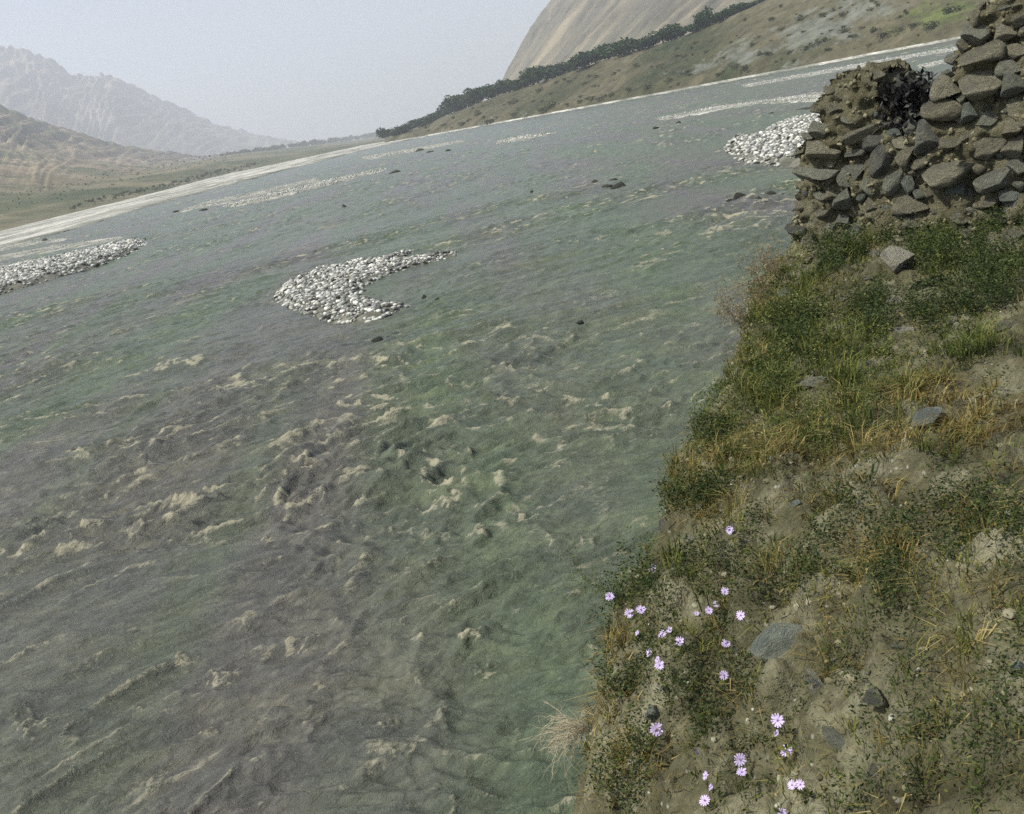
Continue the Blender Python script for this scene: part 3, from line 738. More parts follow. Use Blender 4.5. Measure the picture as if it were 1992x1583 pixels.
def zground(x, y, fine=True):
    x = np.asarray(x, float); y = np.asarray(y, float)
    z = zbase(x, y)
    s = x - xe(y)
    for a, b, r, h in _L:
        d2 = ((x - a) ** 2 + ((y - b) * .8) ** 2) / (r * r)
        z = z + h * np.exp(-d2 ** 1.5)
    near = 1.0 / (1 + np.clip(s, 0, 9) * .35)
    z = z + fbm(x / .55, y / .55, 3, 101) * .05 * near
    b = 1 - np.abs(perlin(x / .24 + .4 * perlin(x / .3, y / .3, 7), y / .24, 103)) * 2
    z = z + b * .06 * near * (.5 + .8 * sstep(-.2, .4, perlin(x / .8, y / .8, 109)))
    if fine:
        z = z + ((1 - np.abs(perlin(x / .11, y / .11, 104)) * 2) * .020 + perlin(x / .06, y / .06, 106) * .012 + perlin(x / .033, y / .033, 105) * .008) * (.5 + near)
    z = z - .16 * np.exp(-np.clip(s, 0, 9) / .05)
    return z
def bank():
    ys = np.concatenate([np.linspace(-4, 1.3, 30), np.arange(1.36, 5.2, .0125), np.arange(5.2, 9.2, .02), np.linspace(9.3, 14.4, 50)])
    s = np.concatenate([np.arange(0, 1.6, .0125), np.arange(1.6, 3.4, .022), np.geomspace(3.44, 14, 40)])
    Y, Sg = np.meshgrid(ys, s, indexing='ij')
    wig = fbm(ys / .35, ys * 0, 4, 120) * .09
    X = xe(Y) + Sg + (wig[:, None] * np.exp(-Sg / .15))
    Z = zground(X, Y)
    ct = np.linspace(1, 0, 46)[:-1]
    ztop = Z[:, :1]
    CZ = -1.0 + (ztop + 1.0) * (1 - ct[None, :]) ** 1.0
    CY = np.repeat(ys[:, None], len(ct), 1)
    n_ = fbm(CY / .5, CZ / .5, 4, 130) * .11 + (1 - np.abs(perlin(CY / .3, CZ / .9, 131)) * 2) * .06
    CX = X[:, :1] - .45 * ct[None, :] ** 1.2 + n_ * np.minimum(1, ct[None, :] * 8) - .03 * np.minimum(1, ct[None, :] * 20)
    V = np.concatenate([np.stack([CX, CY, CZ], -1), np.stack([X, Y, Z], -1)], 1)
    me = mesh_np('river_bank', V.reshape(-1, 3), grid_quads(V.shape[0], V.shape[1]))
    return link('river_bank', me, MAT['bank'])
tag(bank(), 'dry crumbling earth river bank with clods and tufts', None, None, 'structure')
def gz(x, y): return float(zground(np.array([x]), np.array([y]), False)[0])
def ground_hit(px, py): return hit(lambda x, y: zground(x, y, False), px, py)

# ------------------------------------------------------------------ the ruined wall
A2 = np.array([2.42, 8.62]); B2 = np.array([4.45, 6.35])
wu = np.append((B2 - A2) / np.linalg.norm(B2 - A2), 0); wn_ = np.array([-wu[1] * -1, 0, 0])
wnrm = np.array([wu[1], -wu[0], 0]);
if wnrm @ np.array([A2[0], A2[1], 0]) > 0: wnrm = -wnrm            # towards the camera
WO = np.array([A2[0], A2[1], 0.])
def wall_uv(px, py, off=0.0):
    d = ray(px, py); t = ((WO + wnrm * off - np.array([0, 0, EYE])) @ wnrm) / (d @ wnrm)
    p = np.array([0, 0, EYE]) + d * t
    return (p - WO) @ wu, p[2]
def wall_pt(u, v, n=0.0): return WO + wu * u + wnrm * n + np.array([0, 0, v])
WALL_POLY = [(1536, 520), (1546, 430), (1552, 350), (1556, 285), (1590, 250), (1598, 185), (1612, 152), (1650, 136), (1690, 134), (1715, 150), (1722, 205), (1752, 238), (1790, 232), (1808, 205),
             (1822, 180), (1842, 148), (1852, 105), (1872, 82), (1880, 50), (1896, 24), (1925, 0), (1960, -40), (2030, -80), (2200, -100), (2400, -90), (2400, 640), (1536, 640)]
WPUV = [wall_uv(*q) for q in WALL_POLY]
wall = bpy.data.objects.new('stone_wall', None); COL.objects.link(wall)
tag(wall, 'ruined wall of grey and tan fieldstones set in mud at the right edge', 'wall')
def nwall(U, V):
    return fbm(U / .3, V / .3, 4, 145) * .07 + (1 - np.abs(perlin(U / .16, V / .16, 146)) * 2) * .04 + perlin(U / .08, V / .08, 147) * .026 + (1 - np.abs(perlin(U / .045, V / .045, 148)) * 2) * .012
def wall_core():
    us = np.arange(-.2, 4.6, .02); vs = np.arange(2.9, 5.9, .02)
    U, V = np.meshgrid(us, vs, indexing='ij')
    jit = .05
    UU = U + perlin(U / .2, V / .2, 140) * jit + perlin(U / .07, V / .07, 142) * .02; VV = V + perlin(U / .2, V / .2, 141) * jit + perlin(U / .07, V / .07, 143) * .02
    mk = in_poly(UU, VV, WPUV)
    N = nwall(U, V)
    # batter and broken top: recede towards the top edge
    P3 = WO + U[..., None] * wu + N[..., None] * wnrm + V[..., None] * np.array([0, 0, 1.])
    nb = P3 - wnrm * (.55 + N[..., None] * 2.0 + .15 * perlin(U / .3, V / .3, 149)[..., None])
    nr, nc = U.shape
    cell = mk[:-1, :-1] & mk[1:, :-1] & mk[:-1, 1:] & mk[1:, 1:]
    idx = np.arange(nr * nc).reshape(nr, nc); off = nr * nc
    a, b_, c_, d_ = idx[:-1, :-1], idx[1:, :-1], idx[1:, 1:], idx[:-1, 1:]
    q = np.stack([a, b_, c_, d_], -1)
    fr = q[cell]; bk = q[cell][:, ::-1] + off
    sides = []
    pad = np.pad(cell, 1)
    for (di, dj, e0, e1) in ((-1, 0, a, d_), (1, 0, c_, b_), (0, -1, b_, a), (0, 1, d_, c_)):
        nbm = pad[1 + di:1 + di + cell.shape[0], 1 + dj:1 + dj + cell.shape[1]]
        m_ = cell & ~nbm
        sides.append(np.stack([e1[m_], e0[m_]], -1))
    sides = np.concatenate(sides); K = 12
    F3 = P3.reshape(-1, 3); B3 = nb.reshape(-1, 3); layers = [F3]
    for k in range(1, K):
        t = k / K
        L_ = F3 * (1 - t) + B3 * t; uu, vv = U.ravel(), V.ravel()
        am = .11 * math.sin(math.pi * t) + .02
        L_ = L_ + np.outer(perlin(uu / .12 + t * 5, vv / .12, 150) * am, wu) + np.outer((fbm(uu / .16, vv / .16 + t * 5, 3, 151)) * am - am * .3, np.array([0, 0, 1.]))
        layers.append(L_)
    layers.append(B3)
    sides = [np.stack([sides[:, 0] + off * k, sides[:, 1] + off * k, sides[:, 1] + off * (k + 1), sides[:, 0] + off * (k + 1)], -1) for k in range(K)]
    bk = bk + off * (K - 1)
    Vv = np.concatenate(layers)
    faces = np.concatenate([fr, bk] + sides)
    used = np.unique(faces); remap = np.full(len(Vv), -1); remap[used] = np.arange(len(used))
    return mesh_np('mud_core', Vv[used], remap[faces])
link('mud_core', wall_core(), MAT['mud'], wall)
WS = [  # px, py, w, h, angle, tone, kind
    (1836, 213, 72, 40, 5, 'pale', 'round'), (1602, 252, 44, 32, 0, 'grey', 'slab'), (1592, 291, 88, 36, 4, 'tan', 'slab'), (1668, 260, 92, 28, 24, 'tan', 'slab'),
    (1696, 278, 58, 28, 27, 'dark', 'slab'), (1588, 337, 86, 30, 9, 'grey', 'slab'), (1657, 335, 56, 40, 70, 'grey', 'rock'), (1716, 314, 66, 40, 82, 'dark', 'round'),
    (1766, 300, 48, 34, 58, 'pale', 'rock'), (1809, 265, 54, 60, 0, 'dark', 'rock'), (1692, 360, 38, 42, 20, 'grey', 'rock'), (1643, 392, 52, 44, 30, 'grey', 'rock'),
    (1741, 354, 50, 32, 72, 'grey', 'round'), (1772, 360, 32, 36, 0, 'blue', 'rock'), (1852, 328, 104, 56, 16, 'tan', 'slab'), (1908, 158, 82, 58, 10, 'tan', 'rock'),
    (1842, 170, 50, 52, 0, 'tan', 'rock'), (1976, 162, 54, 44, 0, 'grey', 'rock'), (1968, 250, 48, 36, 52, 'pale', 'rock'), (1858, 373, 44, 38, 0, 'blue', 'rock'),
    (1943, 347, 64, 46, 10, 'grey', 'rock'), (1848, 280, 58, 34, 30, 'tan', 'slab'), (1797, 312, 52, 26, 25, 'tan', 'slab'), (1552, 443, 44, 22, 0, 'dark', 'slab'),
    (1580, 468, 36, 38, 0, 'tan', 'rock'), (1890, 218, 36, 34, 0, 'blue', 'rock'), (1917, 236, 44, 30, 38, 'grey', 'rock'), (1968, 290, 46, 40, 0, 'tan', 'rock'),
    (1921, 290, 72, 40, 30, 'tan', 'slab'), (1918, 397, 48, 24, 32, 'pale', 'slab'), (1987, 402, 48, 34, 10, 'grey', 'rock'), (1962, 378, 38, 26, 0, 'blue', 'rock'),
    (1772, 398, 66, 38, 5, 'tan', 'rock'), (1621, 376, 28, 24, 0, 'pale', 'rock'), (1706, 218, 20, 18, 0, 'blue', 'small'), (1774, 247, 28, 28, 0, 'grey', 'round'),
    (1741, 259, 38, 18, 18, 'blue', 'slab'), (1909, 63, 56, 44, 20, 'grey', 'rock'), (1900, 38, 44, 26, 62, 'pale', 'slab'), (1915, 106, 78, 40, 28, 'tan', 'slab'),
    (1965, 130, 46, 34, 0, 'grey', 'rock'), (1958, 62, 44, 32, 0, 'tan', 'rock'), (1943, 20, 52, 22, 22, 'grey', 'slab'), (1982, 36, 42, 26, 20, 'tan', 'slab'),
    (1974, 100, 48, 26, 10, 'pale', 'slab'), (1880, 88, 28, 26, 0, 'tan', 'rock'), (1985, 210, 40, 36, 0, 'tan', 'rock'), (1882, 262, 32, 22, 30, 'pale', 'rock'),
    (1780, 430, 40, 26, 0, 'tan', 'rock'), (1700, 400, 34, 26, 10, 'tan', 'rock'), (1865, 420, 46, 28, 10, 'grey', 'rock'), (1640, 430, 34, 24, 0, 'grey', 'rock'),
    (1606, 412, 30, 24, 0, 'tan', 'rock'), (1985, 325, 40, 30, 0, 'grey', 'rock'), (1618, 348, 20, 28, 0, 'pale', 'small'), (1665, 297, 40, 16, 20, 'grey', 'slab'),
    (1728, 376, 22, 16, 0, 'tan', 'small'), (1630, 210, 34, 22, 10, 'tan', 'rock'), (1665, 165, 30, 20, 0, 'tan', 'small'), (1690, 190, 26, 20, 0, 'tan', 'small'), (1615, 178, 22, 28, 80, 'tan', 'small'),
    (1650, 232, 46, 20, 8, 'grey', 'slab'), (1760, 275, 40, 24, 10, 'tan', 'rock'), (1900, 330, 30, 22, 0, 'pale', 'small'), (1930, 190, 26, 20, 20, 'pale', 'small'), (1790, 378, 26, 20, 0, 'grey', 'small'),
    (1815, 345, 28, 20, 20, 'grey', 'small'), (1950, 430, 40, 26, 0, 'grey', 'rock'), (1905, 440, 30, 22, 0, 'tan', 'small'), (1778, 335, 18, 14, 0, 'pale', 'small'), (1690, 322, 16, 26, 0, 'tan', 'small'),
    (1945, 300, 22, 16, 0, 'blue', 'small'), (1570, 375, 24, 18, 0, 'blue', 'small'), (1560, 400, 26, 20, 0, 'tan', 'small'), (1585, 432, 22, 18, 0, 'grey', 'small'), (1590, 212, 22, 30, 80, 'tan', 'small'), (1572, 265, 30, 16, 5, 'grey', 'slab')]
boxes = []
def put_stone(px, py, w, h, ang, tone, kind, prot=.42, sd_=0):
    u, v = wall_uv(px, py)
    p = wall_pt(u, v)
    dist = np.linalg.norm(p - np.array([0, 0, EYE]))
    k = dist / FPX
    a, b_ = w * k / 2 * 1.06, h * k / 2 * 1.06
    dep = (a + b_) / 2 * random.uniform(.8, 1.1)
    me = shared(kind, sd_ % 8, 'st_' + tone)
    o = link('stone', me, None, wall)
    th = math.radians(ang) + ROLL * -1.0 * 0 - ROLL          # angles read off the tilted photograph, back to plumb
    ax = wu * math.cos(th) + np.array([0, 0, 1]) * math.sin(th)
    az_ = -wu * math.sin(th) + np.array([0, 0, 1]) * math.cos(th)
    m = Matrix.Identity(4)
    for i in range(3):
        m[i][0] = ax[i] * a; m[i][2] = az_[i] * b_; m[i][1] = wnrm[i] * dep
    c = wall_pt(u, v, .015 + dep * (prot - .48))
    for i in range(3): m[i][3] = c[i]
    o.matrix_world = m
    boxes.append((px, py, (w + h) / 4))
    return o
for i, q in enumerate(WS): put_stone(*q, prot=.72 if q[6] == 'slab' and q[2] > 80 else .55 + .1 * random.random(), sd_=i)
# small filler stones in the mud between the big ones, also on the stretch to the right of the frame
tones = ['tan', 'tan', 'grey', 'tan', 'grey', 'blue', 'dark', 'pale']
cnt = 0
for t in range(6000):
    px = random.uniform(1552, 2300); py = random.uniform(-80, 470)
    if not in_poly(np.array([px]), np.array([py]), WALL_POLY)[0]: continue
    r = random.choice([8, 9, 10, 12, 14, 18]) if px < 2000 else random.choice([10, 16, 24, 30])
    if px < 1725 and py < 235 and random.random() < .75: continue
    if any((px - x) ** 2 + (py - y) ** 2 < (r * .82 + q * .9) ** 2 for x, y, q in boxes): continue
    put_stone(px, py, r * random.uniform(1.8, 2.6), r * random.uniform(1.4, 1.9), random.uniform(-10, 50), random.choice(tones), 'small' if r < 13 else random.choice(['rock', 'slab']), .5, cnt)
    cnt += 1
    if cnt > 200: break

# loose stones on the bank: px, py, width, height px, angle, tone, kind, label (built further down)
ROCKS = [  # px, py, w, h, angle, tone, kind, label
    (1748, 512, 48, 58, 60, 'pale', 'rock', 'large pale boulder set upright in the weeds below the wall'),
    (1798, 556, 66, 28, 28, 'grey', 'slab', 'long grey stone lying aslant in dark weeds, right of the pale boulder'),
    (1742, 593, 32, 20, 5, 'pale', 'rock', 'small pale stone in dark weeds beneath the long slanted stone'),
    (1762, 649, 38, 18, 3, 'pale', 'round', 'flat pale stone at the lower edge of the dark weeds'),
    (1704, 500, 24, 22, 10, 'pale', 'rock', 'small whitish stone left of the pale upright boulder'),
    (1526, 576, 30, 15, 22, 'blue', 'rock', 'whitish stone in the grass on the brow under the reddish plants'),
    (1800, 818, 58, 30, 16, 'blue', 'rock', 'pale blue stone by the straw-coloured grass at right'),
    (1585, 750, 60, 22, 8, 'grey', 'slab', 'grey slab half hidden in the tall green grass'),
    (1528, 1255, 112, 66, 40, 'blue', 'slab', 'large smooth blue-green boulder jutting from the earth of the lower bank'),
    (1592, 1345, 32, 66, 20, 'grey', 'rock', 'upright grey stone embedded below the large blue-green boulder'),
    (1620, 1445, 60, 30, -28, 'grey', 'slab', 'dull grey stone sunk in the earth near the bottom, under the upright stone'),
    (1700, 1368, 48, 40, 10, 'tan', 'rock', 'tan earthy stone in the middle of the bare lower bank'),
    (1985, 1315, 30, 30, 0, 'blue', 'rock', 'pale stone at the right edge of the picture'),
    (1690, 1314, 13, 9, 0, 'pale', 'small', 'tiny bright white pebble on the bare lower bank'),
    (1700, 1510, 28, 28, 0, 'tan', 'rock', 'round tan stone near the bottom among green weeds'),
    (1272, 1388, 34, 44, 60, 'blue', 'rock', 'blue-grey stone in the crumbling face just above a large violet flower'),
    (1290, 1345, 26, 14, -40, 'pale', 'rock', 'small pale stone in the clod above the blue-grey stone'),
    (1250, 1372, 10, 8, 0, 'pale', 'small', 'white pebble beside the dark hollow on the lower bank'),
    (1342, 1056, 22, 20, 40, 'pale', 'rock', 'pale stone on the brow below the yellow-green grass'),
    (1292, 1030, 26, 40, 10, 'tan', 'rock', 'tan clod-like stone on the very brow of the bank'),
    (1855, 628, 26, 18, 40, 'tan', 'rock', 'tan stone at the right end of the dark weeds'),
    (1624, 1290, 12, 7, 0, 'pale', 'small', 'small white pebble right of the large blue-green boulder'),
    (1590, 1085, 22, 12, 0, 'blue', 'small', 'bluish stone chip at the top of the dark gully'),
    (1548, 985, 20, 12, 15, 'blue', 'small', 'bluish stone chip above the dark gully'),
    (1470, 895, 12, 10, 0, 'pale', 'small', 'tiny white pebble in the dry grass of the brow'),
    (1960, 640, 40, 24, 40, 'tan', 'rock', 'tan stone under the weeds at the right edge'),
    (1745, 1265, 24, 12, 0, 'grey', 'small', 'dark grey stone chip on the bare lower bank'),
    (1690, 710, 26, 12, 10, 'grey', 'slab', 'thin grey stone between the weeds and the tall grass'),
]
for px, py, w, h in [(1598, 486, 26, 16), (1626, 470, 22, 18), (1662, 452, 30, 20), (1690, 446, 20, 14), (1716, 436, 28, 18), (1754, 450, 22, 16), (1800, 452, 30, 20), (1838, 458, 22, 16), (1880, 462, 34, 22), (1925, 470, 26, 18), (1968, 462, 34, 24), (1574, 508, 22, 16), (1650, 512, 18, 12), (1690, 545, 16, 12), (1640, 586, 20, 12), (1832, 700, 18, 12), (1790, 700, 14, 10)]:
    ROCKS.append((px, py, w, h, random.uniform(-10, 40), random.choice(['tan', 'grey', 'pale', 'tan']), 'rock', 'rubble stone fallen from the wall into the weeds at its foot'))

def wall_rubble(n):
    r = np.random.default_rng(91); V = []; F = []; T = []; off = 0
    U_ = r.uniform(0, 4.2, n); V_ = r.uniform(3.2, 5.8, n)
    ok = in_poly(U_, V_, WPUV); N_ = nwall(U_, V_)
    for u, v_, q in zip(U_[ok], V_[ok], N_[ok]):
        vv, f = COBBLES[int(r.integers(10))]
        sc = .004 + .018 * r.random() ** 2.5
        a = r.uniform(0, 6.28); c_, s_ = math.cos(a), math.sin(a)
        k = vv * np.array([r.uniform(.8, 1.6), r.uniform(.7, 1.2), r.uniform(.6, 1.)]) * sc
        k = np.stack([k[:, 0] * c_ - k[:, 2] * s_, k[:, 1], k[:, 0] * s_ + k[:, 2] * c_], -1)
        V.append(wall_pt(u, v_, q + sc * .1) + k[:, :1] * wu + k[:, 1:2] * wnrm + k[:, 2:] * np.array([0, 0, 1.])); F.append(f + off); off += len(vv); T.append(np.full(len(vv), r.random() * .75))
    tag(link('rubble', mesh_np('rubble', np.concatenate(V), np.concatenate(F), {'tint': np.concatenate(T)}, smooth=False), MAT['crumb'], wall), kind='stuff')
MAT['crumb'] = leaf_mat('earth_crumb', [(0, (.07, .064, .038)), (.6, (.18, .168, .108)), (.9, (.26, .25, .18)), (1, (.36, .36, .31))], 0.0, .95)
wall_rubble(5000)

# ------------------------------------------------------------------ strips of vegetation (blades, leaves, twigs)
def blades(base, h, w, lean, az, tint, curl=.5):
    """tapered bent blades: returns verts, quads, tris, tint"""
    n = len(base)
    d = np.stack([np.cos(az), np.sin(az), np.zeros(n)], -1)
    sd_ = np.stack([-np.sin(az + .6), np.cos(az + .6), np.zeros(n)], -1)
    up = np.array([0, 0, 1.])
    p1 = base + d * (lean * h * .35)[:, None] + up * (h * .55)[:, None]
    p2 = base + d * (lean * h * (.8 + curl))[:, None] + up * (h * np.clip(1 - lean * .45, .2, 1))[:, None]
    hw = (w / 2)[:, None]
    V = np.stack([base - sd_ * hw, base + sd_ * hw, p1 - sd_ * hw * .8, p1 + sd_ * hw * .8, p2], 1).reshape(-1, 3)
    i = np.arange(n)[:, None] * 5
    return V, i + np.array([[0, 1, 3, 2]]), i + np.array([[2, 3, 4]]), np.repeat(tint, 5)
def leaves(c, size, tint, flat=.5):
    """small diamond leaves in random attitudes"""
    n = len(c); r = rng
    a = r.normal(size=(n, 3)); a[:, 2] = a[:, 2] * flat + .25; a /= np.linalg.norm(a, axis=1)[:, None]
    b_ = r.normal(size=(n, 3)); b_ -= (b_ * a).sum(1)[:, None] * a; b_ /= np.linalg.norm(b_, axis=1)[:, None]
    L = (size * r.uniform(.7, 1.3, n))[:, None]
    V = np.stack([c, c + a * L * .5 + b_ * L * .24, c + a * L, c + a * L * .5 - b_ * L * .24], 1).reshape(-1, 3)
    return V, np.arange(n * 4).reshape(n, 4), np.repeat(tint, 4)
def tubes(paths, radii, sides=3):
    Vs = []; F = []; o = 0
    for P_, R_ in zip(paths, radii):
        P_ = np.asarray(P_, float); n = len(P_); R_ = np.asarray(R_) * np.ones(n)
        T = np.gradient(P_, axis=0); T /= np.linalg.norm(T, axis=1)[:, None] + 1e-9
        ref = np.array([.31, .42, .85]); a = np.cross(T, ref); a /= np.linalg.norm(a, axis=1)[:, None] + 1e-9
        b_ = np.cross(T, a)
        th = np.arange(sides) * 2 * np.pi / sides
        ring = P_[:, None] + R_[:, None, None] * (np.cos(th)[None, :, None] * a[:, None] + np.sin(th)[None, :, None] * b_[:, None])
        Vs.append(ring.reshape(-1, 3))
        i = np.arange(n - 1)[:, None] * sides; j = np.arange(sides)[None]
        q = np.stack([i + j, i + (j + 1) % sides, i + sides + (j + 1) % sides, i + sides + j], -1).reshape(-1, 4)
        F.append(q + o); o += n * sides
    return np.concatenate(Vs), np.concatenate(F)

# density maps on the bank (centre px, radii px, weight, tilt degrees)
G_GREEN = [(1440, 900, 110, 50, .75, 12), (1600, 850, 130, 50, .8, 10), (1380, 960, 60, 40, .6, 0), (1760, 900, 90, 40, .5, 10), (1330, 1100, 60, 50, .6, 0), (1480, 1080, 60, 60, .5, 80), (1790, 1250, 60, 60, .5, 0), (1900, 970, 80, 40, .6, 0), (1600, 720, 150, 70, 1.2, 12), (1500, 750, 80, 70, 1.1, 20), (1740, 760, 140, 60, .9, 20), (1880, 690, 140, 40, .9, 18), (1400, 830, 60, 60, .9, 40), (1520, 640, 70, 60, 1, 30),
           (1640, 480, 70, 40, .9, 10), (1560, 560, 60, 60, .8, 30), (1700, 830, 110, 60, .6, 10), (1930, 800, 60, 26, .7, 10), (1840, 520, 120, 40, .5, 10), (1900, 1420, 60, 130, .7, 80),
           (1800, 1530, 130, 50, .6, 0), (1670, 1490, 40, 70, .5, 90), (1980, 1330, 30, 120, .5, 90), (1310, 930, 40, 40, .5, 0), (1660, 620, 60, 40, .6, 0), (1260, 1150, 60, 50, .7, 20), (1340, 1170, 70, 40, .7, 0), (1420, 1260, 26, 60, .8, 90), (1460, 1560, 40, 40, .4, 0), (1940, 1120, 50, 40, .4, 0), (1560, 880, 90, 40, .5, 0)]
G_DRY = [(1480, 880, 130, 40, 1.0, 12), (1400, 910, 80, 40, .9, 10), (1640, 880, 100, 40, .8, 10), (1900, 800, 120, 50, .9, 15), (1860, 850, 130, 50, 1, 10), (1330, 950, 40, 60, .9, 60), (1560, 800, 120, 30, .5, 12),
         (1800, 760, 90, 30, .7, 35), (1470, 600, 30, 60, .6, 60), (1520, 1100, 60, 60, .7, 80), (1560, 1440, 40, 60, .6, 80), (1480, 690, 40, 30, .5, 0), (1900, 1020, 110, 40, .9, 10), (1760, 1070, 90, 40, .8, 10),
         (1200, 1230, 40, 80, .8, 80), (1180, 1380, 50, 60, .9, 60), (1200, 1500, 60, 80, .9, 80), (1300, 1180, 60, 30, .5, 0), (1700, 1300, 160, 120, .25, 0), (1960, 940, 60, 60, .5, 0), (1400, 1000, 90, 40, .5, 0),
         (1620, 960, 100, 60, .5, 0), (1400, 1180, 60, 60, .5, 0), (1820, 1150, 150, 80, .35, 0), (1640, 1000, 60, 80, .5, 80)]
G_WEED = [(1860, 470, 130, 70, 1.3, 5), (1790, 600, 120, 45, 1.2, 8), (1940, 560, 70, 60, 1.2, 10), (1630, 490, 60, 40, 1.0, 10), (1560, 650, 60, 50, .9, 20), (1700, 640, 60, 30, .8, 10), (1850, 425, 90, 30, 1., 5),
          (1500, 760, 60, 40, .6, 0), (1420, 1380, 34, 60, 1.2, 80), (1890, 1440, 70, 120, .9, 80), (1940, 1560, 70, 40, .9, 0), (1700, 1560, 60, 40, .8, 0), (1740, 1060, 80, 50, .9, 0), (1920, 1050, 60, 40, .9, 0),
          (1550, 1150, 34, 90, .7, 90), (1240, 1170, 50, 50, .8, 20), (1330, 1180, 60, 40, .8, 0), (1400, 850, 40, 50, .6, 30), (1380, 930, 40, 30, .8, 0), (1960, 1250, 40, 100, .7, 90), (1240, 1330, 40, 40, .8, 0),
          (1530, 1540, 30, 50, .9, 90), (1660, 1460, 30, 80, .6, 90), (1780, 500, 50, 30, .8, 0), (1230, 1460, 30, 40, .7, 90), (1600, 720, 60, 30, .5, 0), (1430, 1230, 40, 60, .7, 90), (1470, 1120, 60, 60, .4, 0)]
_rw = np.random.default_rng(55); G_LOW = []
for _i in range(105):
    _x, _y = _rw.uniform(1170, 2000), _rw.uniform(960, 1600)
    if _x < 1330 - (_y - 850) * .33: continue
    G_LOW.append((_x, _y, _rw.uniform(18, 60), _rw.uniform(14, 34), _rw.uniform(.65, 1.15), _rw.uniform(0, 180)))
def scatter(n, gmap, thr, pw=1.0, nsc=.25, sd_=0, sharp=1.0):
    ys = rng.uniform(1.2, 9.4, n) ; s = rng.uniform(0, 1, n) ** 1.1 * 3.6
    x = xe(ys) + s
    z = zground(x, ys)
    p = np.stack([x, ys, z], -1)
    px, py = project(p)
    m = (px > 1050) & (px < 2120) & (py > 330) & (py < 1680)
    w = blob(gmap, px, py) * .9 + .42 * fbm(x / nsc, ys / nsc, 3, 200 + sd_) + .16 * perlin(x / .7, ys / .7, 230 + sd_)
    w = np.clip((w - thr) * sharp, 0, 1.2) ** pw
    # keep blades off the big wall
    wd = (p - WO) @ wnrm
    m &= wd > .04
    for q in ROCKS:
        m &= (((px - q[0]) / (q[2] * .62 + 3)) ** 2 + ((py - q[1] - q[3] * .35) / (q[3] * .95 + 4)) ** 2 > 1) | (rng.random(n) < .06)
    m &= rng.random(n) < w
    return p[m], px[m], py[m]
def stuff_mesh(name, V, Q, T, tint, mat, label):
    o = link(name, mesh_np(name, V, [Q, T] if len(T) else [Q], {'tint': tint}, smooth=False), MAT[mat])
    tag(o, label, None, None, 'stuff'); return o
def grass(name, n, gmap, thr, hr, wr, mat, label, tmu, sd_, lean=(.15, .9), per=10, spread=.028):
    """tussocks: blades fanning out of shared roots"""
    p, px, py = scatter(n, gmap, thr, sd_=sd_)
    k0 = len(p)
    cl0 = .5 + .5 * fbm(p[:, 0] / .3, p[:, 1] / .3, 2, 300 + sd_) + rng.normal(0, .15, k0)
    tm = np.clip(tmu + rng.normal(0, .18, k0) + (cl0 - .5) * .5, 0, 1)
    cnt = np.maximum(2, (per * rng.uniform(.4, 1.4, k0)).astype(int))
    i = np.repeat(np.arange(k0), cnt); k = len(i)
    ang = rng.uniform(0, 2 * np.pi, k); rad = spread * rng.random(k) ** .7 * (.6 + cl0[i])
    q = p[i] + np.stack([np.cos(ang) * rad, np.sin(ang) * rad, np.full(k, -.012)], -1)
    h = rng.uniform(*hr, k) * (.5 + np.clip(cl0[i], 0, 1.2)); w = rng.uniform(*wr, k) * (1 + .12 * q[:, 1])
    V, Q, T, t = blades(q, h, w, rng.uniform(*lean, k), ang + rng.normal(0, .5, k), np.clip(tm[i] + rng.normal(0, .1, k), 0, 1))
    return stuff_mesh(name, V, Q, T, t, mat, label)
grass('green_grass', 25000, G_GREEN, .27, (.04, .15), (.0022, .004), 'grass', 'tall green grass growing along the brow of the bank', .5, 1, (.1, .8), 12)
grass('dry_grass', 25000, G_DRY, .22, (.03, .13), (.0018, .0036), 'dry', 'straw-coloured dry grass on the bank', .42, 2, (.2, 1.2), 12)
ALL = [(1700, 1250, 600, 480, .6, 0), (1450, 1300, 300, 400, .6, 80), (1550, 900, 420, 220, .6, 0), (1700, 600, 350, 160, .5, 0)]
grass('short_grass', 38000, ALL, .22, (.02, .07), (.002, .004), 'grass', 'short olive grass in thin tufts over the bank', .62, 6, (.2, 1.2), 8, .03)
grass('straw_litter', 60000, ALL, .26, (.012, .045), (.0018, .004), 'dry', 'short dry stalks littering the bare earth', .34, 3, (.6, 2.2), 5, .05)
def weed(name, n, gmap, thr, per, hr, ls, mat, label, tmu, sd_, sharp=1.0, wid=.02):
    p, px, py = scatter(n, gmap, thr, sd_=sd_, sharp=sharp)
    k = len(p)
    cl = .5 + .5 * fbm(p[:, 0] / .25, p[:, 1] / .25, 2, 320 + sd_)
    H = rng.uniform(*hr, k) * (.5 + cl)
    c = np.repeat(p, per, 0); hh = np.repeat(H, per) * rng.random(k * per) ** .7
    c = c + np.stack([rng.normal(0, wid, k * per), rng.normal(0, wid, k * per), hh], -1)
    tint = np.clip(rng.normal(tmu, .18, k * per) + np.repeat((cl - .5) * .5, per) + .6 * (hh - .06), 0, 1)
    V, Q, t = leaves(c, np.full(len(c), ls) * (1 + .1 * c[:, 1]), tint)
    return stuff_mesh(name, V, Q, [], t, mat, label)
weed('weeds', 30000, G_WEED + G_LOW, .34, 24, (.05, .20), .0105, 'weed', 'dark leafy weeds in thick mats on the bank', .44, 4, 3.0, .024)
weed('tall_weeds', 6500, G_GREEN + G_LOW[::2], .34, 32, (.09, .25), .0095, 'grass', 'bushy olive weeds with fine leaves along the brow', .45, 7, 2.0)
weed('ground_cover', 24000, ALL, .40, 16, (.01, .07), .0065, 'bush', 'small olive plants creeping over the dry earth', .5, 5, 2.5, .016)

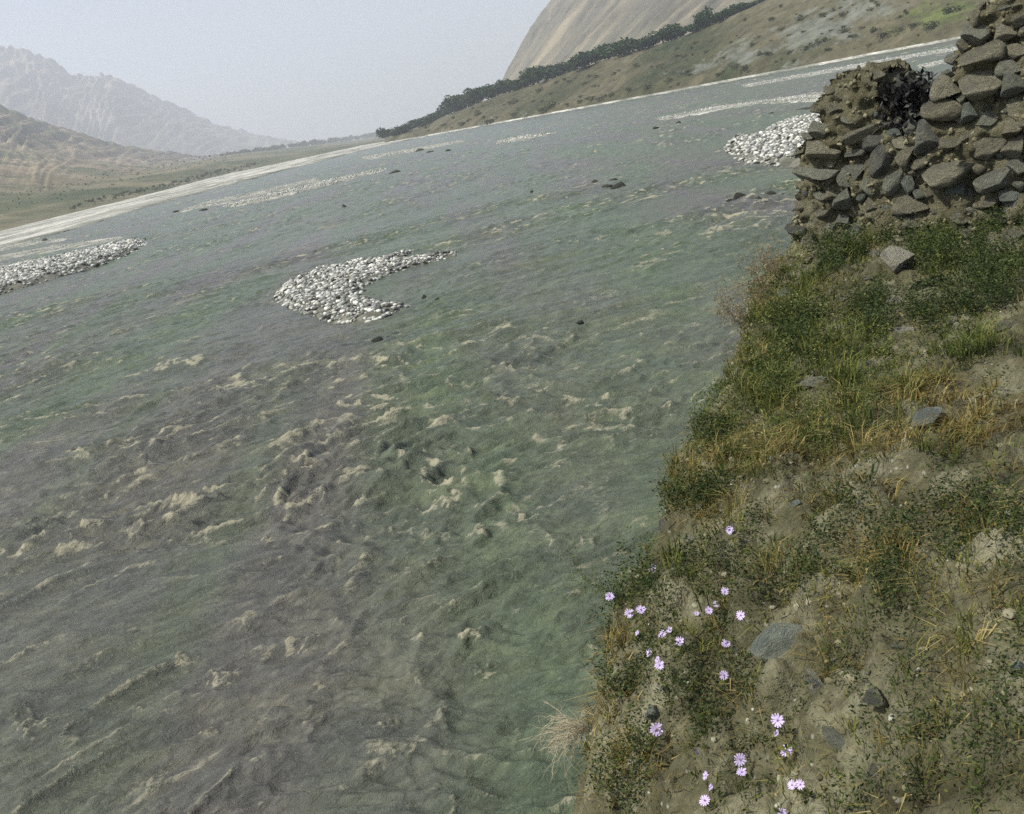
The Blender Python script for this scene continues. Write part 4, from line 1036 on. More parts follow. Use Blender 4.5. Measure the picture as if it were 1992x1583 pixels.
def crumbs(n):
    p, px, py = scatter(n, ALL, .12, sd_=9)
    r = np.random.default_rng(19); V = []; F = []; off = 0; T = []
    for q in p:
        v, f = COBBLES[int(r.integers(10))]
        sc = .004 + .013 * r.random() ** 3
        a = r.uniform(0, 6.28); c_, s_ = math.cos(a), math.sin(a)
        v = v * np.array([r.uniform(.7, 1.4), r.uniform(.7, 1.2), r.uniform(.5, 1.)]) * sc
        v = np.stack([v[:, 0] * c_ - v[:, 1] * s_, v[:, 0] * s_ + v[:, 1] * c_, v[:, 2]], -1) + q
        V.append(v); F.append(f + off); off += len(v); T.append(np.full(len(v), r.random()))
    o = link('earth_crumbs', mesh_np('earth_crumbs', np.concatenate(V), np.concatenate(F), {'tint': np.concatenate(T)}, smooth=False), MAT['crumb'])
    tag(o, 'crumbs of dry earth and small pebbles strewn over the bank', None, None, 'stuff')
crumbs(16000)

# ------------------------------------------------------------------ single plants on the bank
def thing(name, loc, label, cat, group=None):
    o = bpy.data.objects.new(name, None); COL.objects.link(o); o.location = loc
    return tag(o, label, cat, group)
def branching(base, dirs, length, seg, wob, sub, r0, droop=0.0, seed=0):
    """wiry branching stems, in local coordinates"""
    r = np.random.default_rng(seed); paths = []; radii = []
    def grow(p, d, L, rad, lev):
        n = seg; P_ = [p]
        for i in range(n):
            d = d + r.normal(0, wob, 3) + np.array([0, 0, -droop]); d /= np.linalg.norm(d)
            P_.append(P_[-1] + d * L / n)
            if lev < sub and i > 0 and r.random() < .75:
                dd = d + r.normal(0, .6, 3); grow(P_[-1], dd / np.linalg.norm(dd), L * r.uniform(.35, .6), rad * .6, lev + 1)
        paths.append(P_); radii.append(np.linspace(rad, rad * .35, n + 1))
    for d in dirs: grow(np.array(base, float), np.array(d, float) / np.linalg.norm(d), length * r.uniform(.7, 1.15), r0, 0)
    return paths, radii
def near_edge(px, py, back=0.0):
    """a point on the bank brow as seen at this pixel (searches to the right until it meets the ground)"""
    for k in range(0, 260, 4):
        h_ = ground_hit(px + k, py + k * .15)
        if h_ is not None: return h_
# bleached root tangle hanging over the water
c = near_edge(1128, 1430)
o = thing('dead_plant', c, 'bleached tangle of dry roots hanging from the bank over the water', 'dead plant')
rr = np.random.default_rng(5)
left = -cam_r
dirs = [left * rr.uniform(.5, 1.4) + np.array([0, 0, rr.uniform(-.25, .55)]) + fwd * rr.uniform(-.5, .5) for k in range(34)]
pa, ra = branching((0, 0, .03), dirs, .22, 8, .16, 1, .0017, .10, 6)
V, F = tubes(pa, ra)
link('root', mesh_np('root', V, F, {'tint': rr.random(len(V)) * .6 + .4}), MAT['root'], o)
dirs = [left * rr.uniform(.2, .8) + np.array([0, 0, rr.uniform(.1, .8)]) + fwd * rr.uniform(-.6, .6) for k in range(30)]
pa, ra = branching((.05, .02, .02), dirs, .10, 6, .3, 2, .001, .05, 8)
V, F = tubes(pa, ra)
link('dry_stem', mesh_np('dry_stem', V, F, {'tint': rr.random(len(V)) * .6}), MAT['root'], o)
# wiry green plant leaning over the water
c = near_edge(1195, 1160)
o = thing('twiggy_plant', c, 'wiry dark green plant leaning out over the water beside the violet flowers', 'plant')
dirs = [left * rr.uniform(.5, 1.2) + np.array([0, 0, rr.uniform(.3, 1.2)]) + fwd * rr.uniform(-.3, .4) for k in range(7)]
pa, ra = branching((0, 0, -.02), dirs, .24, 8, .12, 2, .0011, .02, 12)
V, F = tubes(pa, ra)
link('stem', mesh_np('stem', V, F, {'tint': .25 + rr.random(len(V)) * .5}), MAT['grass'], o)
ends = np.array([q for P_ in pa for q in P_[3:]])
ends = ends[rr.random(len(ends)) < .6]
V, Q, t = leaves(ends, np.full(len(ends), .007), .2 + rr.random(len(ends)) * .6)
tag(link('leaf', mesh_np('leaf', V, Q, {'tint': t}, smooth=False), MAT['grass'], o), kind='stuff')
# feathery reddish plants on the brow below the wall
for k, (px, py, lab) in enumerate([(1490, 585, 'feathery reddish dry plant on the brow just below the wall end'), (1455, 640, 'feathery reddish dry plant lower down the brow, nearest the water'), (1520, 545, 'feathery reddish dry plant close under the broken wall end')]):
    c = near_edge(px, py)
    o = thing('feathery_plant', c, lab, 'plant', 'reddish plants on the brow')
    dirs = [left * rr.uniform(.1, 1.0) + np.array([0, 0, rr.uniform(.7, 1.4)]) + fwd * rr.uniform(-.4, .4) for j in range(16)]
    pa, ra = branching((0, 0, -.03), dirs, .27, 7, .09, 1, .0014, .015, 20 + k)
    V, F = tubes(pa, ra)
    link('stem', mesh_np('stem', V, F, {'tint': rr.random(len(V))}), MAT['pink'], o)
    ends = np.array([q for P_ in pa for q in P_[4:]]); ends = np.repeat(ends, 2, 0) + rr.normal(0, .012, (len(ends) * 2, 3))
    V, Q, t = leaves(ends, np.full(len(ends), .016), rr.random(len(ends)), 1.)
    tag(link('seed_head', mesh_np('seed_head', V, Q, {'tint': t}, smooth=False), MAT['pink'], o), kind='stuff')
# brown twiggy bits on the right
for k, (px, py, lab) in enumerate([(1730, 1105, 'orange-brown dry twigs sprawled over the dark weeds at right'), (1890, 1040, 'straw-brown dry twigs lying near the right edge'), (1610, 990, 'single dry rusty stalk upright among short grass')]):
    c = ground_hit(px, py)
    o = thing('dry_twigs', c, lab, 'twigs')
    dirs = [cam_r * rr.uniform(-1, 1) + np.array([0, 0, rr.uniform(.1, .5)]) + fwd * rr.uniform(-.5, .5) for j in range(9)] if k < 2 else [np.array([0, 0, 1.]) + rr.normal(0, .15, 3) for j in range(3)]
    pa, ra = branching((0, 0, 0), dirs, .13, 6, .25, 1, .0022, .03, 40 + k)
    V, F = tubes(pa, ra)
    link('twig', mesh_np('twig', V, F, {'tint': .3 + rr.random(len(V)) * .4}), MAT['dry'], o)
# black brush stuffed in the notch of the wall
u_, v_ = wall_uv(1762, 250)
c = wall_pt(u_, v_, -.12)
o = thing('dead_shrub', c, 'blackish clump of dead brush stuck in the notch on top of the wall', 'dead shrub')
Vs = []; Qs = []; ts = []; off = 0
pts = []
for j in range(240):
    q = wall_uv(rr.uniform(1712, 1806), rr.uniform(165, 250))
    pxx, pyy = rr.uniform(1714, 1804), rr.uniform(150, 262)
    if ((pxx - 1760) / 48) ** 2 + ((pyy - 208) / 62) ** 2 > 1: continue
    q = wall_uv(pxx, pyy); pts.append(wall_pt(*q, rr.uniform(-.22, .05)) - c)
pts = np.array(pts)
V, Q, t = leaves(np.repeat(pts, 9, 0) + rr.normal(0, .022, (len(pts) * 9, 3)), np.full(len(pts) * 9, .055), rr.random(len(pts) * 9), 1.2)
tag(link('dry_leaf', mesh_np('dry_leaf', V, Q, {'tint': t}, smooth=False), MAT['black'], o), kind='stuff')
dirs = [wu * rr.uniform(-1, 1) + np.array([0, 0, rr.uniform(.6, 1.6)]) + wnrm * rr.uniform(-.3, .5) for j in range(26)]
pa, ra = branching((0, 0, -.1), dirs, .34, 6, .2, 1, .007, .0, 61)
V, F = tubes(pa, ra, 4)
link('branch', mesh_np('branch', V, F, {'tint': rr.random(len(V)) * .7}), MAT['black'], o)

# ------------------------------------------------------------------ loose stones on the bank
for i, (px, py, w, h, ang, tone, kind, lab) in enumerate(ROCKS):
    c = ground_hit(px, py)
    if c is None: c = near_edge(px, py)
    k = np.linalg.norm(c - np.array([0, 0, EYE])) / FPX
    a, b_ = w * k / 2 * 1.1, h * k / 2 * 1.15
    o = link('boulder' if w > 45 else 'pebble' if w < 16 else 'rock', shared(kind, (i * 3 + 1) % 8, 'st_' + {'blue': 'rblue', 'pale': 'rpale'}.get(tone, tone)))
    th = math.radians(ang) - ROLL
    vd = -(c - np.array([0, 0, EYE])); vd /= np.linalg.norm(vd)
    hr = np.cross(np.array([0, 0, 1.]), vd); hr /= np.linalg.norm(hr); hu = np.cross(vd, hr)
    ax = hr * math.cos(th) + hu * math.sin(th); az_ = -hr * math.sin(th) + hu * math.cos(th)
    m_ = Matrix.Identity(4); dep = (a + b_) / 2
    pos = c + vd * dep * .75 + np.array([0, 0, .012])
    for q in range(3):
        m_[q][0] = ax[q] * a; m_[q][1] = az_[q] * b_; m_[q][2] = vd[q] * dep; m_[q][3] = pos[q]
    o.matrix_world = m_
    tag(o, lab, 'pebble' if w < 16 else 'stone', 'rubble at the foot of the wall' if lab.startswith('rubble') else 'loose stones on the bank')

# ------------------------------------------------------------------ violet flowers
def blossom_mesh():
    V = []; F = []
    n = 13
    for i in range(n):
        a = i * 2 * math.pi / n + random.uniform(-.08, .08); L = random.uniform(.86, 1.08)
        ca, sa = math.cos(a), math.sin(a); zt = random.uniform(-.05, .22)
        o = len(V)
        for (r, w, z) in ((.14, .04, .0), (.6, .125, .10), (.93 * L, .115, .05 + zt), (1.0 * L, .04, .03 + zt)):
            V.append((ca * r - sa * w, sa * r + ca * w, z)); V.append((ca * r + sa * w, sa * r - ca * w, z))
        for j in range(3): F.append((o + 2 * j, o + 2 * j + 1, o + 2 * j + 3, o + 2 * j + 2))
    return mesh_np('petals', np.array(V), np.array(F), smooth=False)
def eye_mesh():
    P_ = []; R_ = []
    for i in range(9):
        a = i * 2.4; r = .18 * (i / 9) ** .5
        P_.append([(math.cos(a) * r * .5, math.sin(a) * r * .5, 0), (math.cos(a) * r, math.sin(a) * r, .14), (math.cos(a) * r * 1.5, math.sin(a) * r * 1.5, .24)]); R_.append([.05, .045, .02])
    V, F = tubes(P_, R_, 4); return mesh_np('flower_eye', V, F)
PET = [blossom_mesh() for i in range(4)]; EYEM = eye_mesh()
for q in PET: q.materials.append(MAT['petal'])
EYEM.materials.append(MAT['eye'])
FLOWERS = [  # px, py, diameter px, label
    (1420, 1031, 17, 'violet flower standing alone highest on the brow, on bare tan earth'),
    (1270, 1106, 18, 'violet flower above the green tuft at the brow, upper left of the cluster'),
    (1186, 1160, 20, 'violet flower farthest left, over the water at the brow'),
    (1224, 1193, 20, 'left one of a pair of violet flowers right of the farthest left flower'),
    (1247, 1186, 20, 'right one of a pair of violet flowers right of the farthest left flower'),
    (1240, 1231, 13, 'small half-open violet flower below the pair at the left brow'),
    (1289, 1233, 19, 'larger violet flower of the touching two in the middle of the cluster'),
    (1302, 1225, 13, 'smaller violet flower of the touching two in the middle of the cluster'),
    (1323, 1247, 19, 'violet flower just right of the touching two in the middle of the cluster'),
    (1264, 1269, 19, 'violet flower right above two half-closed flowers at the left of the cluster'),
    (1279, 1282, 14, 'upper half-closed violet flower over the pale clod'),
    (1283, 1294, 20, 'lower drooping violet flower over the pale clod'),
    (1355, 1193, 11, 'tiny violet flower at the left end of the row rising to the right'),
    (1379, 1187, 16, 'violet flower in the middle of the row rising to the right'),
    (1393, 1175, 14, 'violet flower third in the row rising to the right'),
    (1410, 1150, 17, 'violet flower at the top end of the row rising to the right'),
    (1441, 1197, 19, 'violet flower by curved straw stems, right of the row'),
    (1412, 1252, 19, 'violet flower over the top of the dark hollow with a yellow bud beside it'),
    (1408, 1313, 19, 'violet flower just above the deep dark hollow'),
    (1277, 1419, 27, 'largest violet flower, on the crumbling face under the blue-grey stone'),
    (1513, 1401, 26, 'big violet flower at right below the large blue-green boulder'),
    (1511, 1426, 14, 'folded violet flower hanging directly under the big right-hand flower'),
    (1531, 1460, 25, 'big violet flower over a dark hollow at the lower right'),
    (1541, 1527, 19, 'left one of the two overlapping violet flowers at the lower right'),
    (1557, 1526, 19, 'right one of the two overlapping violet flowers at the lower right'),
    (1354, 1462, 17, 'side-on violet flower below the pale lower clods'),
    (1439, 1477, 25, 'upper pale violet flower of the two on the pale lower clod'),
    (1443, 1502, 20, 'lower pale violet flower of the two on the pale lower clod'),
    (1373, 1509, 17, 'narrow upright violet flower, top one of three near the bottom edge'),
    (1383, 1531, 14, 'half-closed violet flower, middle one of three near the bottom edge'),
    (1371, 1557, 22, 'violet flower lowest of three near the bottom edge'),
    (1522, 1581, 18, 'violet flower cut by the bottom edge of the picture'),
]
sunv = np.array(sd)
for i, (px, py, dp, lab) in enumerate(FLOWERS):
    g = ground_hit(px, py) if ground_hit(px, py) is not None else near_edge(px, py)
    dist = np.linalg.norm(g - np.array([0, 0, EYE]))
    d = ray(px, py); d /= np.linalg.norm(d)
    head = np.array([0, 0, EYE]) + d * (dist - random.uniform(.10, .18))
    root = np.array([max(head[0] + random.uniform(.0, .06), xe(head[1]) + .03), head[1] + random.uniform(-.02, .06), 0]); root[2] = gz(root[0], root[1]) - .02
    o = thing('wild_flower', root, lab, 'flower', 'violet flowers on the lower bank')
    h = head - root
    mid = h * .5 + np.array([random.uniform(-.03, .03), random.uniform(-.02, .02), .01])
    P_ = [np.zeros(3), h * .2 + (mid - h * .5) * .7, mid, h * .8 + (mid - h * .5) * .5, h - d * -.004]
    V, F = tubes([P_], [[.0017, .0016, .0014, .0013, .0016]], 4)
    st = link('stem', mesh_np('stem', V, F), MAT['stem'], o)
    lv, lq, lt = leaves(np.repeat(np.array(P_[1:4]), 3, 0), np.full(9, .022), np.random.default_rng(i).random(9) * .7 + .2)
    tag(link('leaf', mesh_np('leaf', lv, lq, {'tint': lt}, smooth=False), MAT['grass'], o), kind='stuff')
    r = dp * (dist - .14) / FPX / 2 * .98
    nrm = -d * .8 + sunv * .45 + np.array([random.uniform(-.55, .55), random.uniform(-.5, .5), random.uniform(-.2, .6)])
    if 'half-' in lab or 'side-on' in lab or 'narrow' in lab or 'folded' in lab: nrm = cam_r * random.choice([-1, 1]) + np.array([0, 0, .5]) - d * .25
    q = Vector(nrm).to_track_quat('Z', 'Y')
    pb = link('petals', PET[i % 4], None, o, h); pb.rotation_mode = 'QUATERNION'; pb.rotation_quaternion = q; pb.scale = (r, r, r)
    e = link('flower_eye', EYEM, None, o, h); e.rotation_mode = 'QUATERNION'; e.rotation_quaternion = q; e.scale = (r, r, r)

# ------------------------------------------------------------------ gravel islands in the river
def island(poly, label, zmax, cell, big, npieces, nstuff, seed, wet_edge=True, name='gravel_island', tri=COBBLES):
    r = np.random.default_rng(seed)
    W_ = np.array([at_z(x, y, 0) for x, y in poly])
    # sand core under the stones
    x0, y0 = W_[:, :2].min(0) - .3; x1, y1 = W_[:, :2].max(0) + .3
    nx = max(8, int((x1 - x0) / cell)); ny = max(8, int((y1 - y0) / cell))
    X, Y = np.meshgrid(np.linspace(x0, x1, nx), np.linspace(y0, y1, ny), indexing='ij')
    ws = [tuple(q[:2]) for q in W_]
    def edge_d(X, Y):
        dmin = np.full(np.shape(X), 1e9)
        for i in range(len(ws)):
            a = np.array(ws[i]); b_ = np.array(ws[(i + 1) % len(ws)]); ab = b_ - a
            t = np.clip(((X - a[0]) * ab[0] + (Y - a[1]) * ab[1]) / (ab @ ab + 1e-9), 0, 1)
            dmin = np.minimum(dmin, np.hypot(X - a[0] - t * ab[0], Y - a[1] - t * ab[1]))
        return np.where(in_poly(X, Y, ws), dmin, -dmin)
    E = edge_d(X, Y)
    slope = zmax / (2.2 * big + .35 * np.sqrt(max(1e-3, E.max())))
    hgt = lambda E: np.clip(E * slope * 2, -.35, zmax) - .05
    Z = hgt(E) + fbm(X / (big * 3), Y / (big * 3), 3, seed) * big * .12
    o = link(name, mesh_np(name, np.stack([X, Y, Z], -1).reshape(-1, 3), grid_quads(nx, ny)), MAT['bar' if name == 'gravel_island' else 'barflat'])
    tag(o, label, None, None, 'structure')
    # stones
    n = npieces + nstuff; P_ = []
    k = 0
    while len(P_) < n and k < n * 60:
        k += 1
        px, py = r.uniform(x0, x1), r.uniform(y0, y1)
        if in_poly(np.array([px]), np.array([py]), ws)[0]: P_.append((px, py))
    P_ = np.array(P_); e = edge_d(P_[:, 0], P_[:, 1]); zz = hgt(e)
    size = big * r.uniform(.45, 1.15, len(P_)) ** 1.3
    order = np.argsort(-size)
    SV, SF, off = [], [], 0
    for rank, i in enumerate(order):
        s = size[i]; wet = e[i] < big * .7 or r.random() < .08
        sc = (s * r.uniform(.8, 1.35) / 2, s * r.uniform(.7, 1.05) / 2, s * r.uniform(.45, .75) / 2)
        a = r.uniform(0, 6.28); tl_ = r.uniform(-.35, .35)
        loc = (P_[i, 0], P_[i, 1], zz[i] + sc[2] * .55)
        if rank < npieces:
            c_ = link('cobble', shared('cobble', int(r.integers(10)), 'wet' if wet else 'cobble'), None, o, loc)
            c_.scale = sc; c_.rotation_euler = (tl_, r.uniform(-.3, .3), a)
        else:
            v, f = COBBLES[int(r.integers(10))]
            v = v * sc; v = np.stack([v[:, 0] * math.cos(a) - v[:, 1] * math.sin(a), v[:, 0] * math.sin(a) + v[:, 1] * math.cos(a), v[:, 2]], -1) + loc
            SV.append(v); SF.append(f + off); off += len(v)
    if SV:
        tones = np.concatenate([np.full(len(v), r.random()) for v in SV])
        st = link('shingle', mesh_np('shingle', np.concatenate(SV), np.concatenate(SF), {'tint': tones}), MAT['shingle'], o)
        tag(st, kind='stuff')
    return o
m, nt, b = new_mat('shingle_stones')
a = nd(nt, 'ShaderNodeAttribute', attribute_name='tint')
c = ramp(nt, [(0, (.10, .11, .10)), (.35, (.25, .26, .24)), (.75, (.46, .46, .43)), (1, (.70, .69, .66))], a.outputs['Fac']).outputs[0]
n1 = tex_noise(nt, wpos(nt), 5, 5, .7)
c = mix_col(nt, .6, c, ramp(nt, [(.3, (.65,) * 3), (.65, (1.15,) * 3)], n1.outputs[0]).outputs[0], 'MULTIPLY')
nt.links.new(c, b.inputs['Base Color']); b.inputs['Roughness'].default_value = .85
MAT['shingle'] = m
ISL1 = [(530, 582), (548, 556), (590, 540), (614, 524), (660, 520), (705, 508), (745, 506), (800, 488), (816, 490), (770, 510), (808, 506), (850, 497), (892, 489), (896, 494), (850, 508), (812, 520), (775, 530),
        (745, 545), (716, 556), (700, 574), (722, 582), (760, 591), (796, 592), (802, 597), (772, 607), (735, 622), (690, 628), (640, 625), (600, 614), (560, 600)]
island(ISL1, 'crescent island of pale cobbles in the middle of the river', .22, .14, .20, 300, 2300, 11)
ISL2 = [(1406, 292), (1420, 275), (1445, 268), (1470, 270), (1495, 252), (1540, 238), (1600, 226), (1700, 205), (1720, 270), (1640, 305), (1580, 320), (1520, 324), (1475, 324), (1440, 315)]
island(ISL2, 'bright island of pinkish-white pebbles beside the wall end', .40, .25, .27, 300, 3000, 12)
ISL3 = [(-160, 580), (-60, 545), (0, 528), (100, 507), (200, 486), (284, 466), (286, 476), (262, 492), (228, 507), (180, 521), (120, 540), (50, 560), (0, 572), (-100, 604), (-170, 612)]
island(ISL3, 'long pale pebble bar at the left edge of the river', .45, .4, .30, 300, 4500, 13)
BARS = [([(-60, 515), (0, 497), (110, 478), (244, 459), (250, 463), (130, 486), (20, 504), (-60, 522)], 'thin pale gravel streak beyond the long left bar', .15, .35, 260),
        ([(-60, 488), (0, 474), (130, 462), (160, 464), (60, 478), (-60, 498)], 'faint gravel streak nearest the left shore', .12, .4, 200),
        ([(432, 402), (520, 380), (620, 356), (752, 327), (756, 331), (640, 361), (540, 386), (450, 404)], 'narrow pale gravel bar left of centre, far out', .25, .6, 700),
        ([(340, 412), (400, 392), (520, 368), (620, 345), (628, 350), (520, 376), (420, 400), (350, 414)], 'dark wet gravel bar behind the narrow pale bar', .12, .5, 350),
        ([(962, 277), (1010, 266), (1072, 259), (1076, 263), (1010, 274), (968, 281)], 'short gravel streak in the far river right of centre', .22, .7, 260),
        ([(1270, 232), (1400, 206), (1520, 190), (1640, 176), (1645, 180), (1520, 198), (1400, 215), (1290, 236)], 'long thin pale gravel streak in front of the far right shore', .16, .45, 420),
        ([(1490, 198), (1560, 186), (1640, 172), (1644, 186), (1570, 200), (1496, 204)], 'short bright gravel streak left of the wall top', .2, .4, 300),
        ([(1440, 166), (1600, 137), (1760, 108), (1880, 88), (1890, 94), (1760, 115), (1600, 144), (1450, 170)], 'broad pale gravel streak close under the far right shore', .15, .6, 700),
        ([(700, 306), (800, 289), (900, 272), (906, 276), (800, 296), (710, 312)], 'dim gravel streak close to the far shore in the centre', .15, .7, 300),
        ([(1780, 128), (1850, 114), (1900, 106), (1902, 116), (1850, 124), (1784, 134)], 'pale gravel patch seen through the gap in the wall', .15, .4, 220)]
for i, (poly, lab, zm, bg_, n_) in enumerate(BARS):
    island(poly, lab, zm, max(.4, bg_), bg_ * .42, 0, int(n_ * 1.5), 30 + i, name='gravel_bar')

# dark rocks and snags standing in the current
RIV = [(738, 661, 30, 13, 'blackish rock with a paler wake in the river below the crescent island'), (757, 656, 10, 7, 'small black rock just right of the blackish rock below the crescent island'),
       (1205, 358, 40, 15, 'widest dark stone of the cluster in the middle of the upper river'), (1178, 362, 26, 10, 'left dark stone of the cluster in the middle of the upper river'), (1190, 350, 22, 8, 'rear dark stone of the cluster in the middle of the upper river'), (1158, 352, 16, 6, 'outlying dark stone left of the cluster in the upper river'),
       (1441, 382, 26, 20, 'black knobby rock in the shallows left of the wall'), (1420, 390, 14, 7, 'flat dark stone left of the black knobby rock'), (1478, 386, 18, 9, 'dark stone right of the black knobby rock'), (1500, 376, 18, 10, 'mid-grey stone in the row of shallows by the wall'), (1522, 378, 16, 9, 'dark stone nearest the wall in the row of shallows'), (1490, 394, 14, 7, 'low dark stone in front of the row of shallows by the wall'),
       (765, 334, 26, 7, 'dark snag stranded at the tip of the narrow pale bar'), (818, 291, 20, 6, 'dark snag on the dim far streak in the centre'), (872, 292, 12, 5, 'small dark stone in the far river right of centre'), (836, 295, 16, 4, 'flat dark stone between the two dark far stones'), (1322, 238, 12, 7, 'dark stone in the upper river right of centre'),
       (1276, 248, 12, 5, 'small dark stone below the far gravel streak'), (1500, 220, 22, 7, 'dark stone between the thin streak and the pebble island'), (1560, 212, 40, 6, 'long low dark stone close to the wall end'), (848, 582, 14, 8, 'dark stone trailing right of the crescent island'), (826, 576, 10, 7, 'smaller dark stone at the right tail of the crescent island'), (626, 527, 16, 9, 'dark rock on the top rim of the crescent island'),
       (86, 467, 14, 8, 'greenish tuft-like rock on the left near-shore streak'), (1035, 372, 8, 5, 'tiny dark stone in the open upper river'), (670, 400, 8, 6, 'tiny dark speck of rock above the crescent island'), (1130, 624, 18, 6, 'dark wave-washed stone in the open river right of centre'), (340, 411, 18, 5, 'dark stone at the left end of the wet gravel bar'), (392, 408, 22, 5, 'flat dark stone on the wet gravel bar')]
for i, (px, py, w, h, lab) in enumerate(RIV):
    c = at_z(px, py + h * .3, 0.02); k = np.linalg.norm(c - np.array([0, 0, EYE])) / FPX
    o = link('river_rock', shared('small', i % 8, 'wet'), None, None, c)
    b_ = h * k * .75
    o.scale = (w * k * .55, w * k * .45, b_); o.rotation_euler = (0, 0, random.uniform(-.4, .4))
    tag(o, lab, 'rock', 'dark rocks standing in the river')

# ------------------------------------------------------------------ trees and scrub on the far terrace
def crown_mesh(name, seed, nl, lobes, tall=1.0, ls=.16, narrow=False):
    r = np.random.default_rng(seed)
    C = []
    for k in range(lobes):
        a = r.uniform(0, 6.28); q = r.uniform(.1, .62)
        C.append((math.cos(a) * q, math.sin(a) * q, r.uniform(.35, .8) * tall, r.uniform(.32, .52)))
    if narrow: C = [(r.normal(0, .04), r.normal(0, .04), t_ * tall, .22 * (1.1 - .6 * t_)) for t_ in np.linspace(.15, .95, 8)]
    pts = []; tn = []
    for k in range(nl):
        c = C[r.integers(len(C))]
        d = r.normal(size=3); d /= np.linalg.norm(d); rad = c[3] * r.uniform(.55, 1.05)
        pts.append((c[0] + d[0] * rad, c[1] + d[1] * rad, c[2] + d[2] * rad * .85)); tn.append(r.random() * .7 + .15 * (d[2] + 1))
    pts = np.array(pts)
    a = r.normal(size=(nl, 3)); a /= np.linalg.norm(a, axis=1)[:, None]; b_ = np.cross(a, r.normal(size=(nl, 3))); b_ /= np.linalg.norm(b_, axis=1)[:, None]
    L = (ls * r.uniform(.6, 1.4, nl))[:, None]
    V = np.stack([pts - a * L * .5, pts + b_ * L * .4, pts + a * L * .5, pts - b_ * L * .4], 1).reshape(-1, 3)
    return mesh_np(name, V, np.arange(nl * 4).reshape(nl, 4), {'tint': np.repeat(np.clip(tn, 0, 1), 4)}, smooth=False)
def trunk_mesh(seed, hgt=.5):
    r = np.random.default_rng(seed)
    P_ = [[(0, 0, -.1), (.02, 0, hgt * .5), (r.normal(0, .05), r.normal(0, .05), hgt)]]; R_ = [[.07, .055, .035]]
    for k in range(4):
        a = r.uniform(0, 6.28); P_.append([(0.01, 0, hgt * r.uniform(.5, .9)), (math.cos(a) * .2, math.sin(a) * .2, hgt * 1.15), (math.cos(a) * .4, math.sin(a) * .4, hgt * 1.4)]); R_.append([.03, .02, .008])
    V, F = tubes(P_, R_, 5); return mesh_np('trunk', V, F, {'tint': np.full(len(V), .5)})
CROWN = [crown_mesh('crown', 500 + i, 900, 8) for i in range(6)]; TRUNK = [trunk_mesh(520 + i) for i in range(3)]
POP = crown_mesh('crown', 530, 420, 0, 1.0, .11, True)
BUSH = [crown_mesh('foliage', 540 + i, 200, 5, .7, .17) for i in range(5)]
for q in CROWN + [POP]: q.materials.append(MAT['crown'])
for q in BUSH: q.materials.append(MAT['bush'])
for q in TRUNK: q.materials.append(MAT['bark'])
TVx, TVy = tpx.reshape(TV.shape[:2]), tpy.reshape(TV.shape[:2])
def terrace_pt(px, py):
    d2 = (TVx - px) ** 2 + (TVy - py) ** 2
    d2[100:] = 1e9
    i = np.unravel_index(np.argmin(d2), d2.shape); return TV[i]
def tree(px, py, hpx, wpx, label, cat, group, k, poplar=False):
    p = terrace_pt(px, py)
    q = np.linalg.norm(p - np.array([0, 0, EYE])) / FPX
    o = thing('poplar_tree' if poplar else 'tree', tuple(p - np.array([0, 0, .2])), label, cat, group)
    h = hpx * q; w = wpx * q
    o.rotation_euler = (0, 0, k * 1.9)
    c_ = link('crown', POP if poplar else CROWN[k % 6], None, o); t_ = link('trunk', TRUNK[k % 3], None, o)
    o.scale = (w / 1.35 * (2.2 if poplar else 1), w / 1.35 * (2.2 if poplar else 1), h / (1.02 if poplar else 1.12))
    return o
line = [(755, 268, 18, 20), (772, 266, 17, 16), (790, 258, 14, 22), (808, 250, 15, 26), (826, 243, 13, 24), (844, 236, 13, 24), (862, 228, 14, 22), (876, 220, 26, 30), (892, 213, 26, 30), (912, 206, 22, 32), (930, 202, 26, 32), (950, 192, 20, 24), (968, 186, 24, 34), (990, 178, 18, 34),
        (1010, 172, 16, 24), (1028, 164, 20, 26), (1046, 158, 26, 36), (1062, 152, 22, 26), (1080, 146, 16, 22), (1098, 142, 20, 28), (1118, 134, 20, 26), (1140, 128, 24, 36), (1160, 122, 16, 22), (1184, 114, 22, 40), (1206, 108, 16, 26),
        (1225, 103, 26, 34), (1250, 94, 14, 22), (1270, 86, 18, 26), (1290, 80, 20, 26), (1312, 72, 22, 30), (1330, 66, 14, 20), (1352, 56, 14, 26), (1368, 52, 26, 24), (1390, 44, 12, 26), (1408, 38, 14, 24), (1436, 28, 16, 26), (1460, 18, 12, 28), (1486, 8, 12, 26)]
ORD = ['', 'first', 'second', 'third', 'fourth', 'fifth', 'sixth', 'seventh', 'eighth', 'ninth', 'tenth', 'eleventh', 'twelfth', 'thirteenth', 'fourteenth', 'fifteenth', 'sixteenth']
for k, (px, py, h, w) in enumerate(line):
    if k == 0: pos = 'round tree at the far left tip of the tree line'
    elif k == 25: pos = 'tall round tree standing out of the dark tree line in its middle'
    elif k == 32: pos = 'dark tree just left of the poplar in the tree line'
    elif k <= 12: pos = ORD[k + 1] + (' dark tree' if k > 5 else ' low tree') + ' from the left tip of the tree line'
    elif k < 25: pos = ORD[25 - k] + ' dark tree to the left of the tall round tree in the line'
    elif k < 32: pos = ORD[k - 25] + ' dark tree to the right of the tall round tree in the line'
    else: pos = ORD[k - 32] + ' dark tree to the right of the poplar in the line'
    tree(px, py, h * 1.2, w * 1.45, pos, 'tree', 'dark trees in a line under the scree slope', k)
tree(1379, 49, 34, 10, 'slim pointed poplar rising from the right part of the tree line', 'tree', None, 3, True)
scr = []
